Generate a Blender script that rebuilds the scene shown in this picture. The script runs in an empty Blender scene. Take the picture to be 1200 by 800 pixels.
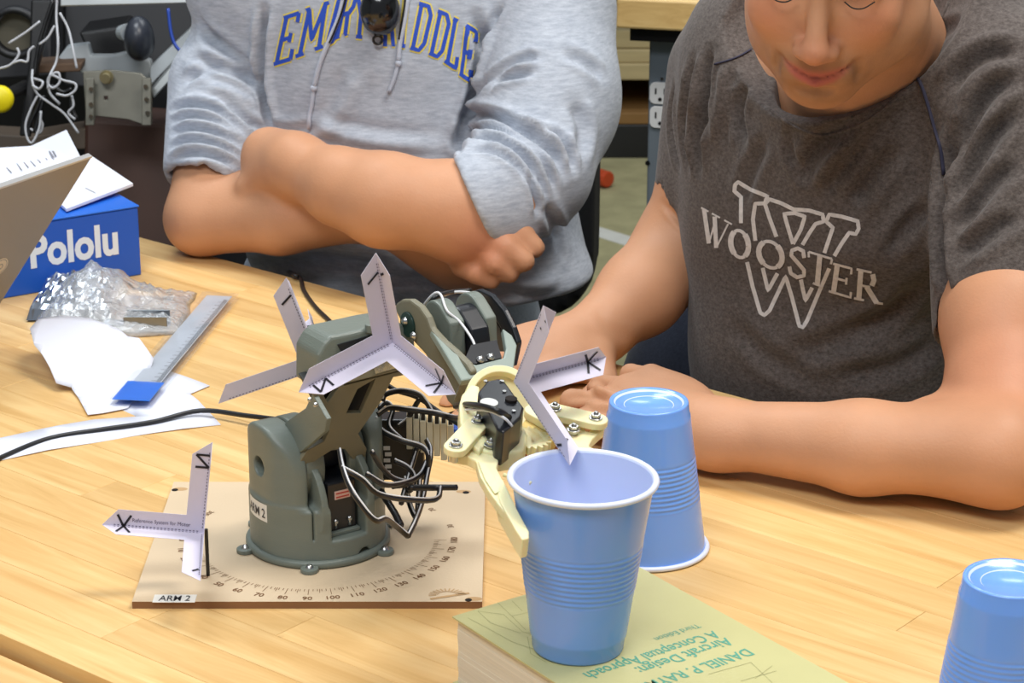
import bpy, bmesh, math, random
import numpy as np
from mathutils import Vector, Matrix
from mathutils.bvhtree import BVHTree
SC = bpy.context.scene
COL = SC.collection
random.seed(7)
# ------------------------------------------------------------------ camera
F = 2800.0; PITCH = math.atan(967/F); TZ = .76; CZ = TZ + .745
cam_d = bpy.data.cameras.new('camera'); cam = bpy.data.objects.new('camera', cam_d); COL.objects.link(cam)
cam.location = (0, 0, CZ); cam.rotation_euler = (math.pi/2 - PITCH, 0, 0)
cam_d.sensor_width = 36; cam_d.lens = F/1200*36; cam_d.clip_start = .05; cam_d.clip_end = 60
cam_d.dof.use_dof = True; cam_d.dof.focus_distance = 1.82; cam_d.dof.aperture_fstop = 26
SC.camera = cam
# ------------------------------------------------------------------ light
w = bpy.data.worlds.new('room_light'); SC.world = w; w.use_nodes = True
w.node_tree.nodes['Background'].inputs[0].default_value = (.86, .92, 1, 1)
w.node_tree.nodes['Background'].inputs[1].default_value = .33
def area(name, loc, target, sx, sy, power, col):
    l = bpy.data.lights.new(name, 'AREA'); l.shape = 'RECTANGLE'; l.size = sx; l.size_y = sy; l.energy = power; l.color = col
    o = bpy.data.objects.new(name, l); COL.objects.link(o); o.location = loc
    o.rotation_euler = (Vector(target) - Vector(loc)).to_track_quat('-Z', 'Y').to_euler(); return o
area('ceiling_panel_light', (.9, 1.7, 3.1), (.9, 1.7, 0), 1.2, .6, 60, (1, .96, .9))
area('ceiling_panel_light', (-.7, 2.9, 3.1), (-.7, 2.9, 0), 1.2, .6, 42, (.9, .96, 1))
area('ceiling_panel_light', (-.6, .2, 3.1), (-.4, .6, 0), 1.4, .8, 58, (.95, .98, 1))
area('ceiling_panel_light', (.9, 4.6, 3.1), (.9, 4.6, 0), 1.2, .6, 30, (.95, .98, 1))
SC.view_settings.view_transform = 'Standard'; SC.view_settings.look = 'None'
SC.view_settings.gamma = 1; SC.view_settings.use_curve_mapping = False
SC.view_settings.exposure = -.33
# ------------------------------------------------------------------ helpers
V = Vector
def ray(x, y):
    u = (x-600)/F; v = -(y-400)/F
    return V((u, math.cos(PITCH)+v*math.sin(PITCH), -math.sin(PITCH)+v*math.cos(PITCH)))
C0 = V((0, 0, CZ))
def P(x, y, z=TZ):
    r = ray(x, y); return C0 + r*((z-CZ)/r.z)
def D(x, y, d): return C0 + ray(x, y)*d
def onpl(x, y, o, n):
    r = ray(x, y); return C0 + r*((V(o)-C0).dot(n)/r.dot(n))
def link(name, me, parent=None, mat=None, smooth=False):
    o = bpy.data.objects.new(name, me); COL.objects.link(o)
    if parent is not None: o.parent = parent
    if mat is not None and not me.materials: me.materials.append(mat)
    if smooth: me.polygons.foreach_set('use_smooth', [True]*len(me.polygons))
    return o
def mk(name, verts, faces, parent=None, mat=None, smooth=False):
    me = bpy.data.meshes.new(name)
    me.from_pydata([tuple(v) for v in verts], [], [tuple(f) for f in faces]); me.update()
    return link(name, me, parent, mat, smooth)
def fix(bm): bmesh.ops.recalc_face_normals(bm, faces=bm.faces)
def bobj(name, bm, parent=None, mat=None, smooth=False, bevel=0, seg=2, sub=0, autos=True):
    fix(bm); me = bpy.data.meshes.new(name); bm.to_mesh(me); bm.free()
    o = link(name, me, parent, mat, smooth)
    if bevel:
        m = o.modifiers.new('b', 'BEVEL'); m.width = bevel; m.segments = seg; m.limit_method = 'ANGLE'; m.angle_limit = .6
        m.harden_normals = False
    if sub:
        m = o.modifiers.new('s', 'SUBSURF'); m.levels = sub; m.render_levels = sub
    return o
def tag(o, label=None, cat=None, group=None, kind=None):
    if label: o['label'] = label
    if cat: o['category'] = cat
    if group: o['group'] = group
    if kind: o['kind'] = kind
    return o
def empty(name, loc=(0, 0, 0), rz=0, label=None, cat=None, group=None):
    o = bpy.data.objects.new(name, None); COL.objects.link(o); o.location = loc; o.rotation_euler = (0, 0, rz)
    o.empty_display_size = .02
    return tag(o, label, cat, group)
def basis(z, x=None):
    z = V(z).normalized()
    if x is None: x = V((1, 0, 0)) if abs(z.x) < .9 else V((0, 1, 0))
    x = V(x); x = (x - z*x.dot(z)).normalized(); y = z.cross(x)
    return x, y, z
def add_box(bm, c, s, ax=None):
    ax = ax or (V((1,0,0)), V((0,1,0)), V((0,0,1)))
    vs = [bm.verts.new(V(c)+ax[0]*s[0]*i/2+ax[1]*s[1]*j/2+ax[2]*s[2]*k/2) for i in (-1,1) for j in (-1,1) for k in (-1,1)]
    for f in ((0,1,3,2),(4,6,7,5),(0,4,5,1),(2,3,7,6),(0,2,6,4),(1,5,7,3)): bm.faces.new([vs[i] for i in f])
def add_cyl(bm, a, b, r0, r1=None, n=20, caps=True):
    r1 = r0 if r1 is None else r1
    a, b = V(a), V(b); x, y, z = basis(b-a)
    A = [bm.verts.new(a+(x*math.cos(t)+y*math.sin(t))*r0) for t in [2*math.pi*i/n for i in range(n)]]
    B = [bm.verts.new(b+(x*math.cos(t)+y*math.sin(t))*r1) for t in [2*math.pi*i/n for i in range(n)]]
    for i in range(n): bm.faces.new((A[i], A[(i+1)%n], B[(i+1)%n], B[i]))
    if caps: bm.faces.new(A[::-1]); bm.faces.new(B)
def add_prism(bm, pts, off):
    """closed polygon of 3D points, extruded by the vector off"""
    off = V(off); A = [bm.verts.new(V(p)) for p in pts]; B = [bm.verts.new(V(p)+off) for p in pts]
    n = len(pts)
    bm.faces.new(A); bm.faces.new(B[::-1])
    for i in range(n): bm.faces.new((A[i], A[(i+1)%n], B[(i+1)%n], B[i]))
def add_lathe(bm, prof, c=(0,0,0), z=(0,0,1), n=48, close=False):
    x, y, zz = basis(z); c = V(c); rings = []
    for r, h in prof:
        if r < 1e-6: rings.append([bm.verts.new(c+zz*h)])
        else: rings.append([bm.verts.new(c+zz*h+(x*math.cos(2*math.pi*i/n)+y*math.sin(2*math.pi*i/n))*r) for i in range(n)])
    m = len(rings)
    for k in range(m if close else m-1):
        A, B = rings[k], rings[(k+1) % m]
        for i in range(n):
            j = (i+1) % n
            if len(A) == 1 and len(B) == 1: continue
            if len(A) == 1: bm.faces.new((A[0], B[j], B[i]))
            elif len(B) == 1: bm.faces.new((A[i], A[j], B[0]))
            else: bm.faces.new((A[i], A[j], B[j], B[i]))
def smooth_path(pts, n=6):
    pts = [V(p) for p in pts]
    if len(pts) < 3: return pts
    out = []
    q = [pts[0]*2-pts[1]] + pts + [pts[-1]*2-pts[-2]]
    for i in range(1, len(q)-2):
        p0, p1, p2, p3 = q[i-1:i+3]
        for k in range(n):
            t = k/n
            out.append(.5*((2*p1)+(p2-p0)*t+(2*p0-5*p1+4*p2-p3)*t*t+(3*p1-p0-3*p2+p3)*t**3))
    out.append(pts[-1]); return out
def add_tube(bm, pts, r, n=8, rx=None, up=None):
    """sweep; rx = second radius for flat ribbons"""
    pts = [V(p) for p in pts]; m = len(pts); prev = None; rings = []
    for i, p in enumerate(pts):
        t = (pts[min(i+1, m-1)]-pts[max(i-1, 0)]).normalized()
        if prev is None:
            u = V(up) if up else (V((0,0,1)) if abs(t.z) < .9 else V((1,0,0)))
        else: u = prev
        u = (u-t*u.dot(t)).normalized(); prev = u; s = t.cross(u)
        ry = r if not callable(r) else r(i/(m-1)); r2 = ry if rx is None else rx
        rings.append([bm.verts.new(p+u*math.cos(2*math.pi*k/n)*ry+s*math.sin(2*math.pi*k/n)*r2) for k in range(n)])
    for A, B in zip(rings, rings[1:]):
        for k in range(n): bm.faces.new((A[k], A[(k+1)%n], B[(k+1)%n], B[k]))
    bm.faces.new(rings[0][::-1]); bm.faces.new(rings[-1])
def tube(name, pts, r, parent=None, mat=None, n=8, sm=6, rx=None, up=None):
    bm = bmesh.new(); add_tube(bm, smooth_path(pts, sm), r, n, rx, up); return bobj(name, bm, parent, mat, True)
# ------------------------------------------------------------------ materials
def srgb(r, g, b):
    f = lambda c: (c/255/12.92) if c/255 <= .04045 else ((c/255+.055)/1.055)**2.4
    return (f(r), f(g), f(b), 1)
MATS = {}
class NT:
    def __init__(s, m): s.t = m.node_tree; s.n = s.t.nodes; s.bsdf = s.n['Principled BSDF']
    def add(s, typ, **kw):
        nd = s.n.new(typ)
        for k, v in kw.items():
            if hasattr(nd, k): setattr(nd, k, v)
            else: nd.inputs[k.replace('_', ' ')].default_value = v
        return nd
    def l(s, a, b): s.t.links.new(a, b)
def mat(name, col, rough=.5, metal=0, var=0, nscale=40, bump=0, bscale=200, spec=.5, sss=0, stretch=(1,1,1), trans=0, coat=0, coords='Object', det=4, col2=None):
    if name in MATS: return MATS[name]
    m = bpy.data.materials.new(name); m.use_nodes = True; t = NT(m); b = t.bsdf
    c = srgb(*col); b.inputs['Base Color'].default_value = c
    b.inputs['Roughness'].default_value = rough; b.inputs['Metallic'].default_value = metal
    b.inputs['Specular IOR Level'].default_value = spec
    if trans: b.inputs['Transmission Weight'].default_value = trans
    if coat: b.inputs['Coat Weight'].default_value = coat; b.inputs['Coat Roughness'].default_value = .1
    if sss: b.inputs['Subsurface Weight'].default_value = sss; b.inputs['Subsurface Radius'].default_value = (.01, .004, .002); b.inputs['Subsurface Scale'].default_value = 1
    if var or bump or col2:
        tc = t.add('ShaderNodeTexCoord'); mp = t.add('ShaderNodeMapping'); mp.inputs['Scale'].default_value = stretch
        t.l(tc.outputs[coords], mp.inputs[0])
    if var or col2:
        nz = t.add('ShaderNodeTexNoise', Scale=nscale, Detail=det); t.l(mp.outputs[0], nz.inputs['Vector'])
        rm = t.add('ShaderNodeMapRange'); rm.inputs[1].default_value = .3; rm.inputs[2].default_value = .7; t.l(nz.outputs[0], rm.inputs[0])
        mx = t.add('ShaderNodeMix', data_type='RGBA'); t.l(rm.outputs[0], mx.inputs[0])
        mx.inputs[6].default_value = [x*(1-var) for x in c[:3]]+[1]
        mx.inputs[7].default_value = srgb(*col2) if col2 else [min(1, x*(1+var)) for x in c[:3]]+[1]
        t.l(mx.outputs[2], b.inputs['Base Color'])
    if bump:
        nb = t.add('ShaderNodeTexNoise', Scale=bscale, Detail=3); t.l(mp.outputs[0], nb.inputs['Vector'])
        bp = t.add('ShaderNodeBump', Strength=bump, Distance=.001); t.l(nb.outputs[0], bp.inputs['Height']); t.l(bp.outputs[0], b.inputs['Normal'])
    MATS[name] = m; return m
# ================================================================== the setting
M_floor = mat('carpet', (168,162,122), .95, var=.16, nscale=14, bump=.6, bscale=500)
M_wall = mat('painted_wall', (150,156,160), .8, var=.05, nscale=3)
M_dark = mat('dark_metal', (30,31,34), .45, var=.3, nscale=9)
M_blk = mat('black_plastic', (20,20,22), .35, bump=.15, bscale=600)
M_steel = mat('steel', (190,190,188), .28, 1)
M_white = mat('white_plastic', (225,226,228), .4)
def slab(name, x0, x1, y0, y1, z0, z1, m, kind='structure', parent=None):
    bm = bmesh.new(); add_box(bm, ((x0+x1)/2, (y0+y1)/2, (z0+z1)/2), (x1-x0, y1-y0, z1-z0)); o = bobj(name, bm, parent, m)
    if kind: o['kind'] = kind
    return o
slab('floor', -3, 3.4, -.6, 6.4, -.05, 0, M_floor)
slab('wall_back', -3, 3.4, 6.4, 6.5, 0, 3.2, M_wall)
slab('wall_left', -3.1, -3, -.6, 6.4, 0, 3.2, M_wall)
slab('wall_right', 3.4, 3.5, -.6, 6.4, 0, 3.2, M_wall)
# white tape line on the carpet
M_tape = mat('white_tape', (222,222,214), .6, var=.05, nscale=30)
a, b = P(672, 263, 0), P(760, 290, 0); d = (b-a).normalized(); n = V((-d.y, d.x, 0))*.028; a0 = a-d*.45; b0 = b+d*.9
bm = bmesh.new(); add_prism(bm, [a0+n, b0+n, b0-n, a0-n], (0, 0, .0012))
tag(bobj('tape_line', bm, None, M_tape), 'white tape line stuck across the tan carpet behind the table', 'tape')

# ------------------------------------------------------------------ butcher block tables
def wood_mat(name, c1, c2, c3):
    m = bpy.data.materials.new(name); m.use_nodes = True; t = NT(m); b = t.bsdf
    tc = t.add('ShaderNodeTexCoord'); oi = t.add('ShaderNodeObjectInfo')
    off = t.add('ShaderNodeVectorMath', operation='SCALE'); cb = t.add('ShaderNodeCombineXYZ')
    for i in range(3): t.l(oi.outputs['Random'], cb.inputs[i])
    t.l(cb.outputs[0], off.inputs[0]); off.inputs['Scale'].default_value = 37
    ad = t.add('ShaderNodeVectorMath', operation='ADD'); t.l(tc.outputs['Object'], ad.inputs[0]); t.l(off.outputs[0], ad.inputs[1])
    mp = t.add('ShaderNodeMapping'); mp.inputs['Scale'].default_value = (1.4, 18, 18); t.l(ad.outputs[0], mp.inputs[0])
    nz = t.add('ShaderNodeTexNoise', Scale=3.2, Detail=7, Distortion=.8); nz.inputs['Roughness'].default_value = .62; t.l(mp.outputs[0], nz.inputs['Vector'])
    cr = t.add('ShaderNodeValToRGB'); t.l(nz.outputs[0], cr.inputs[0])
    e = cr.color_ramp.elements; e[0].position = .25; e[0].color = srgb(*c3); e[1].position = .72; e[1].color = srgb(*c1)
    k = e.new(.5); k.color = srgb(*c2)
    # tint per stave
    hs = t.add('ShaderNodeHueSaturation'); mr = t.add('ShaderNodeMapRange'); mr.inputs[3].default_value = .9; mr.inputs[4].default_value = 1.09
    t.l(oi.outputs['Random'], mr.inputs[0]); t.l(mr.outputs[0], hs.inputs['Value']); t.l(cr.outputs[0], hs.inputs['Color'])
    # wear: broad stains
    n2 = t.add('ShaderNodeTexNoise', Scale=2.2, Detail=3); geo = t.add('ShaderNodeNewGeometry'); t.l(geo.outputs['Position'], n2.inputs['Vector'])
    m2 = t.add('ShaderNodeMapRange'); m2.inputs[1].default_value = .45; m2.inputs[2].default_value = .75; m2.inputs[4].default_value = .3; t.l(n2.outputs[0], m2.inputs[0])
    mx = t.add('ShaderNodeMix', data_type='RGBA'); mx.inputs[7].default_value = srgb(206,150,88); t.l(m2.outputs[0], mx.inputs[0]); t.l(hs.outputs[0], mx.inputs[6])
    # small knots
    vo = t.add('ShaderNodeTexVoronoi', Scale=7); t.l(geo.outputs['Position'], vo.inputs['Vector'])
    m3 = t.add('ShaderNodeMapRange'); m3.inputs[1].default_value = .008; m3.inputs[2].default_value = .03; m3.inputs[3].default_value = .55; m3.inputs[4].default_value = 0; t.l(vo.outputs['Distance'], m3.inputs[0])
    mk_ = t.add('ShaderNodeMix', data_type='RGBA'); mk_.inputs[7].default_value = srgb(140,92,50); t.l(m3.outputs[0], mk_.inputs[0]); t.l(mx.outputs[2], mk_.inputs[6])
    t.l(mk_.outputs[2], b.inputs['Base Color'])
    n3 = t.add('ShaderNodeMapRange'); n3.inputs[3].default_value = .3; n3.inputs[4].default_value = .5; t.l(nz.outputs[0], n3.inputs[0]); t.l(n3.outputs[0], b.inputs['Roughness'])
    b.inputs['Specular IOR Level'].default_value = .42
    bp = t.add('ShaderNodeBump', Strength=.12, Distance=.0006); t.l(nz.outputs[0], bp.inputs['Height']); t.l(bp.outputs[0], b.inputs['Normal'])
    return m
M_wood = wood_mat('maple_block', (234,201,142), (224,184,122), (206,161,96))
M_legm = mat('grey_enamel', (112,122,132), .4, var=.08, nscale=6, bump=.1, bscale=300)
TA = math.atan2(-.634, .773)          # table direction
E1 = V((math.cos(TA), math.sin(TA), 0)); EN = V((-math.sin(TA), math.cos(TA), 0))
def stave_box(L, W, T):
    bm = bmesh.new(); add_box(bm, (L/2, W/2, -T/2), (L, W, T))
    bmesh.ops.bevel(bm, geom=[e for e in bm.edges if all(v.co.z > -1e-6 for v in e.verts)], offset=.0003, segments=1, affect='EDGES')
    fix(bm); me = bpy.data.meshes.new('stave'); bm.to_mesh(me); bm.free(); me.materials.append(M_wood); return me
def table(s0, s1, n0, n1, top, label, rows, lens, seed, legs):
    rnd = random.Random(seed); T = .044
    t = empty('work_table', E1*s0 + EN*n0 + V((0, 0, 0)), TA, label, 'table')
    Lx = s1-s0; W = (n1-n0)/rows
    meshes = {l: stave_box(l-.0003, W-.0003, T) for l in lens}
    for r in range(rows):
        x = -rnd.uniform(0, lens[-1])
        while x < Lx:
            l = rnd.choice(lens); xa, xb = max(x, 0), min(x+l, Lx)
            if xb-xa > .02:
                me = meshes[l] if xb-xa > l-1e-6 else stave_box(xb-xa-.0003, W-.0003, T)
                o = bpy.data.objects.new('stave', me); COL.objects.link(o); o.parent = t; o.location = (xa, r*W, top)
            x += l
    for lx in legs:
        for ly in (.06, n1-n0-.06):
            bm = bmesh.new(); add_box(bm, (lx, ly, (top-T)/2), (.07, .07, top-T)); bobj('leg', bm, t, M_legm, bevel=.004)
    for ly in (.06, n1-n0-.06):
        bm = bmesh.new(); add_box(bm, ((legs[0]+legs[-1])/2, ly, top-T-.05), (legs[-1]-legs[0]-.074, .03, .08)); bobj('apron', bm, t, M_legm, bevel=.003)
    return t
table(-2.35, -.1, .951, 1.680, TZ, 'butcher block work table holding the robot arm, cups and book', 18, [.34, .47, .62, .8], 3, [.12, 2.13])
table(-2.3, -.75, .215, .945, TZ-.012, 'butcher block work table across the dark gap at the lower left corner', 18, [.47, .62, .8], 5, [.12, 1.43])

# ------------------------------------------------------------------ second bench, far right
M_wood2 = wood_mat('maple_edge', (236,206,146), (226,190,126), (206,166,104))
bc = P(722, 33, .865)                   # near bottom corner of its top
t = empty('back_bench', (bc.x, bc.y, 0), 0, 'maple topped bench with grey steel leg standing behind the brown shirt', 'bench')
ang = math.atan2(-.24, 1)
def loc(x, y, z): return V((x*math.cos(ang)-y*math.sin(ang), x*math.sin(ang)+y*math.cos(ang), z))
bm = bmesh.new(); add_prism(bm, [loc(0,0,.865), loc(1.5,0,.865), loc(1.5,.75,.865), loc(0,.75,.865)], (0,0,.04)); bobj('bench_top', bm, t, M_wood2, bevel=.003)
bm = bmesh.new(); add_prism(bm, [loc(.015,.02,.845), loc(.1,.02,.845), loc(.1,.12,.845), loc(.05,.12,.845)], (0,0,.02)); bobj('bracket', bm, t, M_blk)
lg = bmesh.new(); add_prism(lg, [loc(.036,.05,.0), loc(.1,.05,.0), loc(.1,.13,.0), loc(.036,.13,.0)], (0,0,.865)); leg = bobj('leg', lg, t, M_legm, bevel=.003)
lg = bmesh.new(); add_prism(lg, [loc(.036,.62,.0), loc(.1,.62,.0), loc(.1,.7,.0), loc(.036,.7,.0)], (0,0,.865)); bobj('leg', lg, t, M_legm, bevel=.003)
lg = bmesh.new(); add_prism(lg, [loc(1.38,.05,.0), loc(1.45,.05,.0), loc(1.45,.13,.0), loc(1.38,.13,.0)], (0,0,.865)); bobj('leg', lg, t, M_legm, bevel=.003)
bm = bmesh.new(); add_prism(bm, [loc(.1,.07,.3), loc(1.38,.07,.3), loc(1.38,.12,.3), loc(.1,.12,.3)], (0,0,.09)); bobj('stretcher', bm, t, M_legm, bevel=.003)
# outlets on the leg: two receptacles on the leg face
fn = loc(0,-1,0); fx = loc(1,0,0)
for py in (109, 137):
    c = onpl(774, py, bc+loc(0,.05,0), fn) - V((bc.x, bc.y, 0))
    bm = bmesh.new(); pts = []
    for k in range(24):
        an = 2*math.pi*k/24; r = .0165; x = max(-.0145, min(.0145, math.cos(an)*r*1.05)); y = max(-.0135, min(.0135, math.sin(an)*r))
        pts.append(c+fx*x+V((0,0,y*1.1)))
    add_prism(bm, pts, fn*.003); out = bobj('outlet', bm, t, M_white, bevel=.0006)
    bm = bmesh.new()
    for sx in (-.006, .006): add_box(bm, c+fx*sx+V((0,0,.003))+fn*.0032, (.0022,.0008,.008), (fx, fn, V((0,0,1))))
    add_cyl(bm, c+V((0,0,-.008))+fn*.002, c+V((0,0,-.008))+fn*.0037, .0026, n=12)
    bobj('slots', bm, out, M_blk)
bm = bmesh.new()
for py in (92, 152): c = onpl(776, py, bc+loc(0,.05,0), fn)-V((bc.x,bc.y,0)); add_cyl(bm, c, c+fn*.002, .0022, n=10)
bobj('screws', bm, t, M_steel)
bm = bmesh.new(); c = onpl(759, 191, bc+loc(0,.05,0), fn)-V((bc.x,bc.y,0)); add_cyl(bm, c-fn*.001, c+fn*.0008, .0035, n=12); bobj('bolt_hole', bm, t, M_blk)

# low rack with boards in the distance
t = empty('storage_rack', (.05, 5.73, 0), 0, 'low dark rack stacked with beige boards beyond the carpet', 'rack')
M_board = mat('beige_board', (190,172,128), .7, var=.1, nscale=5, stretch=(1,1,12))
M_board2 = mat('brown_board', (140,104,58), .7, var=.15, nscale=5)
def rb(name, x0, x1, y0, y1, z0, z1, m): bm = bmesh.new(); add_box(bm, ((x0+x1)/2,(y0+y1)/2,(z0+z1)/2),(x1-x0,y1-y0,z1-z0)); return bobj(name, bm, t, m, bevel=.003)
rb('back_panel', -1.3, 1.5, .45, .48, 0, .42, M_dark)
rb('base_panel', -1.3, 1.5, .02, .44, .0, .085, M_dark)
rb('shelf_board', -1.3, 1.5, .02, .45, .086, .115, M_board2)
for i, (z0, z1, dx) in enumerate(((.195,.235,0),(.236,.268,.02),(.27,.315,-.01))): rb('beige_board', -.9+dx, 1.2+dx, .03+.01*i, .44, z0, z1, M_board)
for x in (-1.28, -.5, .65, 1.44): rb('upright', x, x+.03, .0, .02, 0, .42, M_dark)
for x in (-1.2, .9): rb('spacer', x, x+.06, .05, .43, .116, .194, M_dark)
rb('top_rail', -1.3, 1.5, .0, .03, .42, .44, M_legm)
# orange handled tool on the carpet
a = P(684, 212, 0); b = P(713, 221, 0)
t = empty('screwdriver', (a.x, a.y, 0), 0, 'small orange handled screwdriver lying on the carpet near the rack', 'screwdriver')
M_or = mat('orange_plastic', (196,72,34), .4)
bm = bmesh.new(); add_cyl(bm, V((0,0,.022)), b-a+V((0,0,.022)), .02, .02, 12); bobj('handle', bm, t, M_or, bevel=.004)
bm = bmesh.new(); add_cyl(bm, -(b-a)*.9+V((0,0,.02)), V((0,0,.022)), .006, .006, 8); bobj('shaft', bm, t, M_blk)
# dark cabinet behind the right shoulder, pale edge strip
t = empty('back_cabinet', (.95, 4.75, 0), -.15, 'dark brown cabinet with pale edging behind the right shoulder', 'cabinet')
bm = bmesh.new(); add_box(bm, (0,.2,.47), (.8,.4,.5)); add_box(bm, (0,.2,.12), (.8,.38,.2)); bobj('body', bm, t, mat('dark_brown_laminate', (52,42,28), .6), bevel=.004)
bm = bmesh.new(); add_box(bm, (0,.0,.735), (.82,.04,.03)); bobj('edge_strip', bm, t, mat('cream_edge', (226,220,190), .5), bevel=.003)
# ================================================================== signed-distance modelling (one continuous surface per body)
f32 = np.float32
def A3(p): return np.array(p, dtype=f32)
class Cone:
    """rounded cone from a to b"""
    def __init__(s, a, b, ra, rb=None, k=.01): s.a, s.b, s.ra, s.rb, s.k = A3(a), A3(b), ra, ra if rb is None else rb, k
    def __call__(s, p):
        ba = s.b-s.a; pa = p-s.a; L = float((ba*ba).sum())+1e-12
        t = np.clip((pa@ba)/L, 0, 1); q = pa-t[:, None]*ba
        return np.sqrt((q*q).sum(1)) - (s.ra+(s.rb-s.ra)*t)
    def bb(s): r = max(s.ra, s.rb); return np.minimum(s.a, s.b)-r, np.maximum(s.a, s.b)+r
class Ell:
    """ellipsoid, R = 3 axis vectors (rows)"""
    def __init__(s, c, r, R=None, k=.01): s.c, s.r, s.R, s.k = A3(c), A3(r), (np.eye(3, dtype=f32) if R is None else np.array([list(v) for v in R], dtype=f32)), k
    def __call__(s, p):
        q = (p-s.c)@s.R.T; k0 = np.sqrt(((q/s.r)**2).sum(1)); k1 = np.sqrt(((q/(s.r*s.r))**2).sum(1))+1e-9
        return k0*(k0-1)/k1
    def bb(s): r = float(s.r.max()); return s.c-r, s.c+r
def smin(a, b, k):
    h = np.maximum(k-np.abs(a-b), 0)/k; return np.minimum(a, b)-h*h*k*.25
def smax(a, b, k): return -smin(-a, -b, k)
def union(prims):
    def fn(p):
        d = np.full(len(p), 9., f32)
        lo, hi = p.min(0), p.max(0)
        for q in prims:
            a, b = q.bb(); m = .05
            if (a-m > hi).any() or (b+m < lo).any(): continue
            d = smin(d, q(p), q.k)
        return d
    fn.lo = np.min([q.bb()[0] for q in prims], 0); fn.hi = np.max([q.bb()[1] for q in prims], 0)
    return fn
def surface(fn, lo, hi, h):
    """naive surface nets over blocks near the surface -> verts, quads"""
    lo = np.array(lo, f32)-2*h; hi = np.array(hi, f32)+2*h; B = 12
    n = [int(math.ceil(x/(B)))*B+1 for x in (hi-lo)/h]
    G = np.full(n, 1., f32); nb = [(k-1)//B for k in n]
    c = np.stack(np.meshgrid(*[np.arange(k) for k in nb], indexing='ij'), -1).reshape(-1, 3)
    ctr = lo+(c+.5)*B*h; R = B*h*.87
    dc = np.concatenate([fn(ctr[i:i+4096].astype(f32)) for i in range(0, len(ctr), 4096)])
    act = c[np.abs(dc) < R*1.35+.006]; ins = c[dc <= -(R*1.35+.006)]
    for x, y, z in ins: G[x*B:(x+1)*B+1, y*B:(y+1)*B+1, z*B:(z+1)*B+1] = -1
    g = np.arange(B+1); L = np.stack(np.meshgrid(g, g, g, indexing='ij'), -1).reshape(-1, 3)
    for x, y, z in act:
        p = (lo+(np.array((x, y, z))*B+L)*h).astype(f32)
        G[x*B:(x+1)*B+1, y*B:(y+1)*B+1, z*B:(z+1)*B+1] = fn(p).reshape(B+1, B+1, B+1)
    S = G < 0
    cells = S[:-1,:-1,:-1].astype(np.int8)
    cnt = np.zeros([k-1 for k in n], np.int8)
    for i in (0,1):
        for j in (0,1):
            for k in (0,1): cnt += S[i:n[0]-1+i, j:n[1]-1+j, k:n[2]-1+k]
    idx = np.argwhere((cnt > 0) & (cnt < 8)); N = len(idx)
    acc = np.zeros((N, 3), f32); num = np.zeros(N, f32)
    cor = [(i,j,k) for i in (0,1) for j in (0,1) for k in (0,1)]
    val = [G[idx[:,0]+i, idx[:,1]+j, idx[:,2]+k] for i,j,k in cor]
    for u in range(8):
        for v in range(u+1, 8):
            if sum(abs(cor[u][q]-cor[v][q]) for q in range(3)) != 1: continue
            a, b = val[u], val[v]; m = (a < 0) != (b < 0); t = np.where(m, a/(a-b+1e-12), 0)
            for q in range(3): acc[:, q] += np.where(m, cor[u][q]+t*(cor[v][q]-cor[u][q]), 0)
            num += m
    verts = lo+(idx+acc/num[:, None])*h
    ID = -np.ones([k-1 for k in n], np.int32); ID[idx[:,0], idx[:,1], idx[:,2]] = np.arange(N)
    Q = []
    for ax in range(3):
        sl0 = [slice(None)]*3; sl1 = [slice(None)]*3; sl0[ax] = slice(0, -1); sl1[ax] = slice(1, None)
        a, b = S[tuple(sl0)], S[tuple(sl1)]; e = np.argwhere(a != b)
        flip = a[e[:,0], e[:,1], e[:,2]]
        o1, o2 = (ax+1) % 3, (ax+2) % 3
        e = e; ok = (e[:, o1] > 0) & (e[:, o2] > 0) & (e[:, o1] < n[o1]-1) & (e[:, o2] < n[o2]-1); e = e[ok]; flip = flip[ok]
        def at(d1, d2):
            q = e.copy(); q[:, o1] -= d1; q[:, o2] -= d2; return ID[q[:,0], q[:,1], q[:,2]]
        f = np.stack([at(1,1), at(0,1), at(0,0), at(1,0)], 1); f[~flip] = f[~flip][:, ::-1]
        Q.append(f)
    return verts, np.concatenate(Q)
def np_mesh(name, v, q, parent=None, mat=None, cols=None):
    me = bpy.data.meshes.new(name); n = len(q)
    me.vertices.add(len(v)); me.vertices.foreach_set('co', np.ascontiguousarray(v, f32).ravel())
    me.loops.add(4*n); me.loops.foreach_set('vertex_index', np.ascontiguousarray(q, np.int32).ravel())
    me.polygons.add(n); me.polygons.foreach_set('loop_start', np.arange(0, 4*n, 4, dtype=np.int32))
    me.polygons.foreach_set('use_smooth', np.ones(n, bool))
    me.update(calc_edges=True); me.validate()
    if cols is not None:
        at = me.color_attributes.new('tone', 'FLOAT_COLOR', 'POINT'); c4 = np.ones((len(v), 4), f32); c4[:, :3] = cols
        at.data.foreach_set('color', c4.ravel())
    return link(name, me, parent, mat)
def normals(v, q):
    a = v[q[:,2]]-v[q[:,0]]; b = v[q[:,3]]-v[q[:,1]]; n = np.cross(a, b); N = np.zeros_like(v)
    for k in range(4): np.add.at(N, q[:, k], n)
    return N/(np.linalg.norm(N, axis=1)[:, None]+1e-12)
def relax(v, q, it=1, lam=.5):
    for _ in range(it):
        S = np.zeros_like(v); c = np.zeros(len(v), f32)
        for k in range(4):
            j = (k+1) % 4; np.add.at(S, q[:, k], v[q[:, j]]); np.add.at(S, q[:, j], v[q[:, k]])
            np.add.at(c, q[:, k], 1); np.add.at(c, q[:, j], 1)
        v = v+lam*(S/c[:, None]-v)
    return v
def bvh_of(v, q): return BVHTree.FromPolygons([tuple(map(float, x)) for x in v], [tuple(map(int, x)) for x in q])
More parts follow.
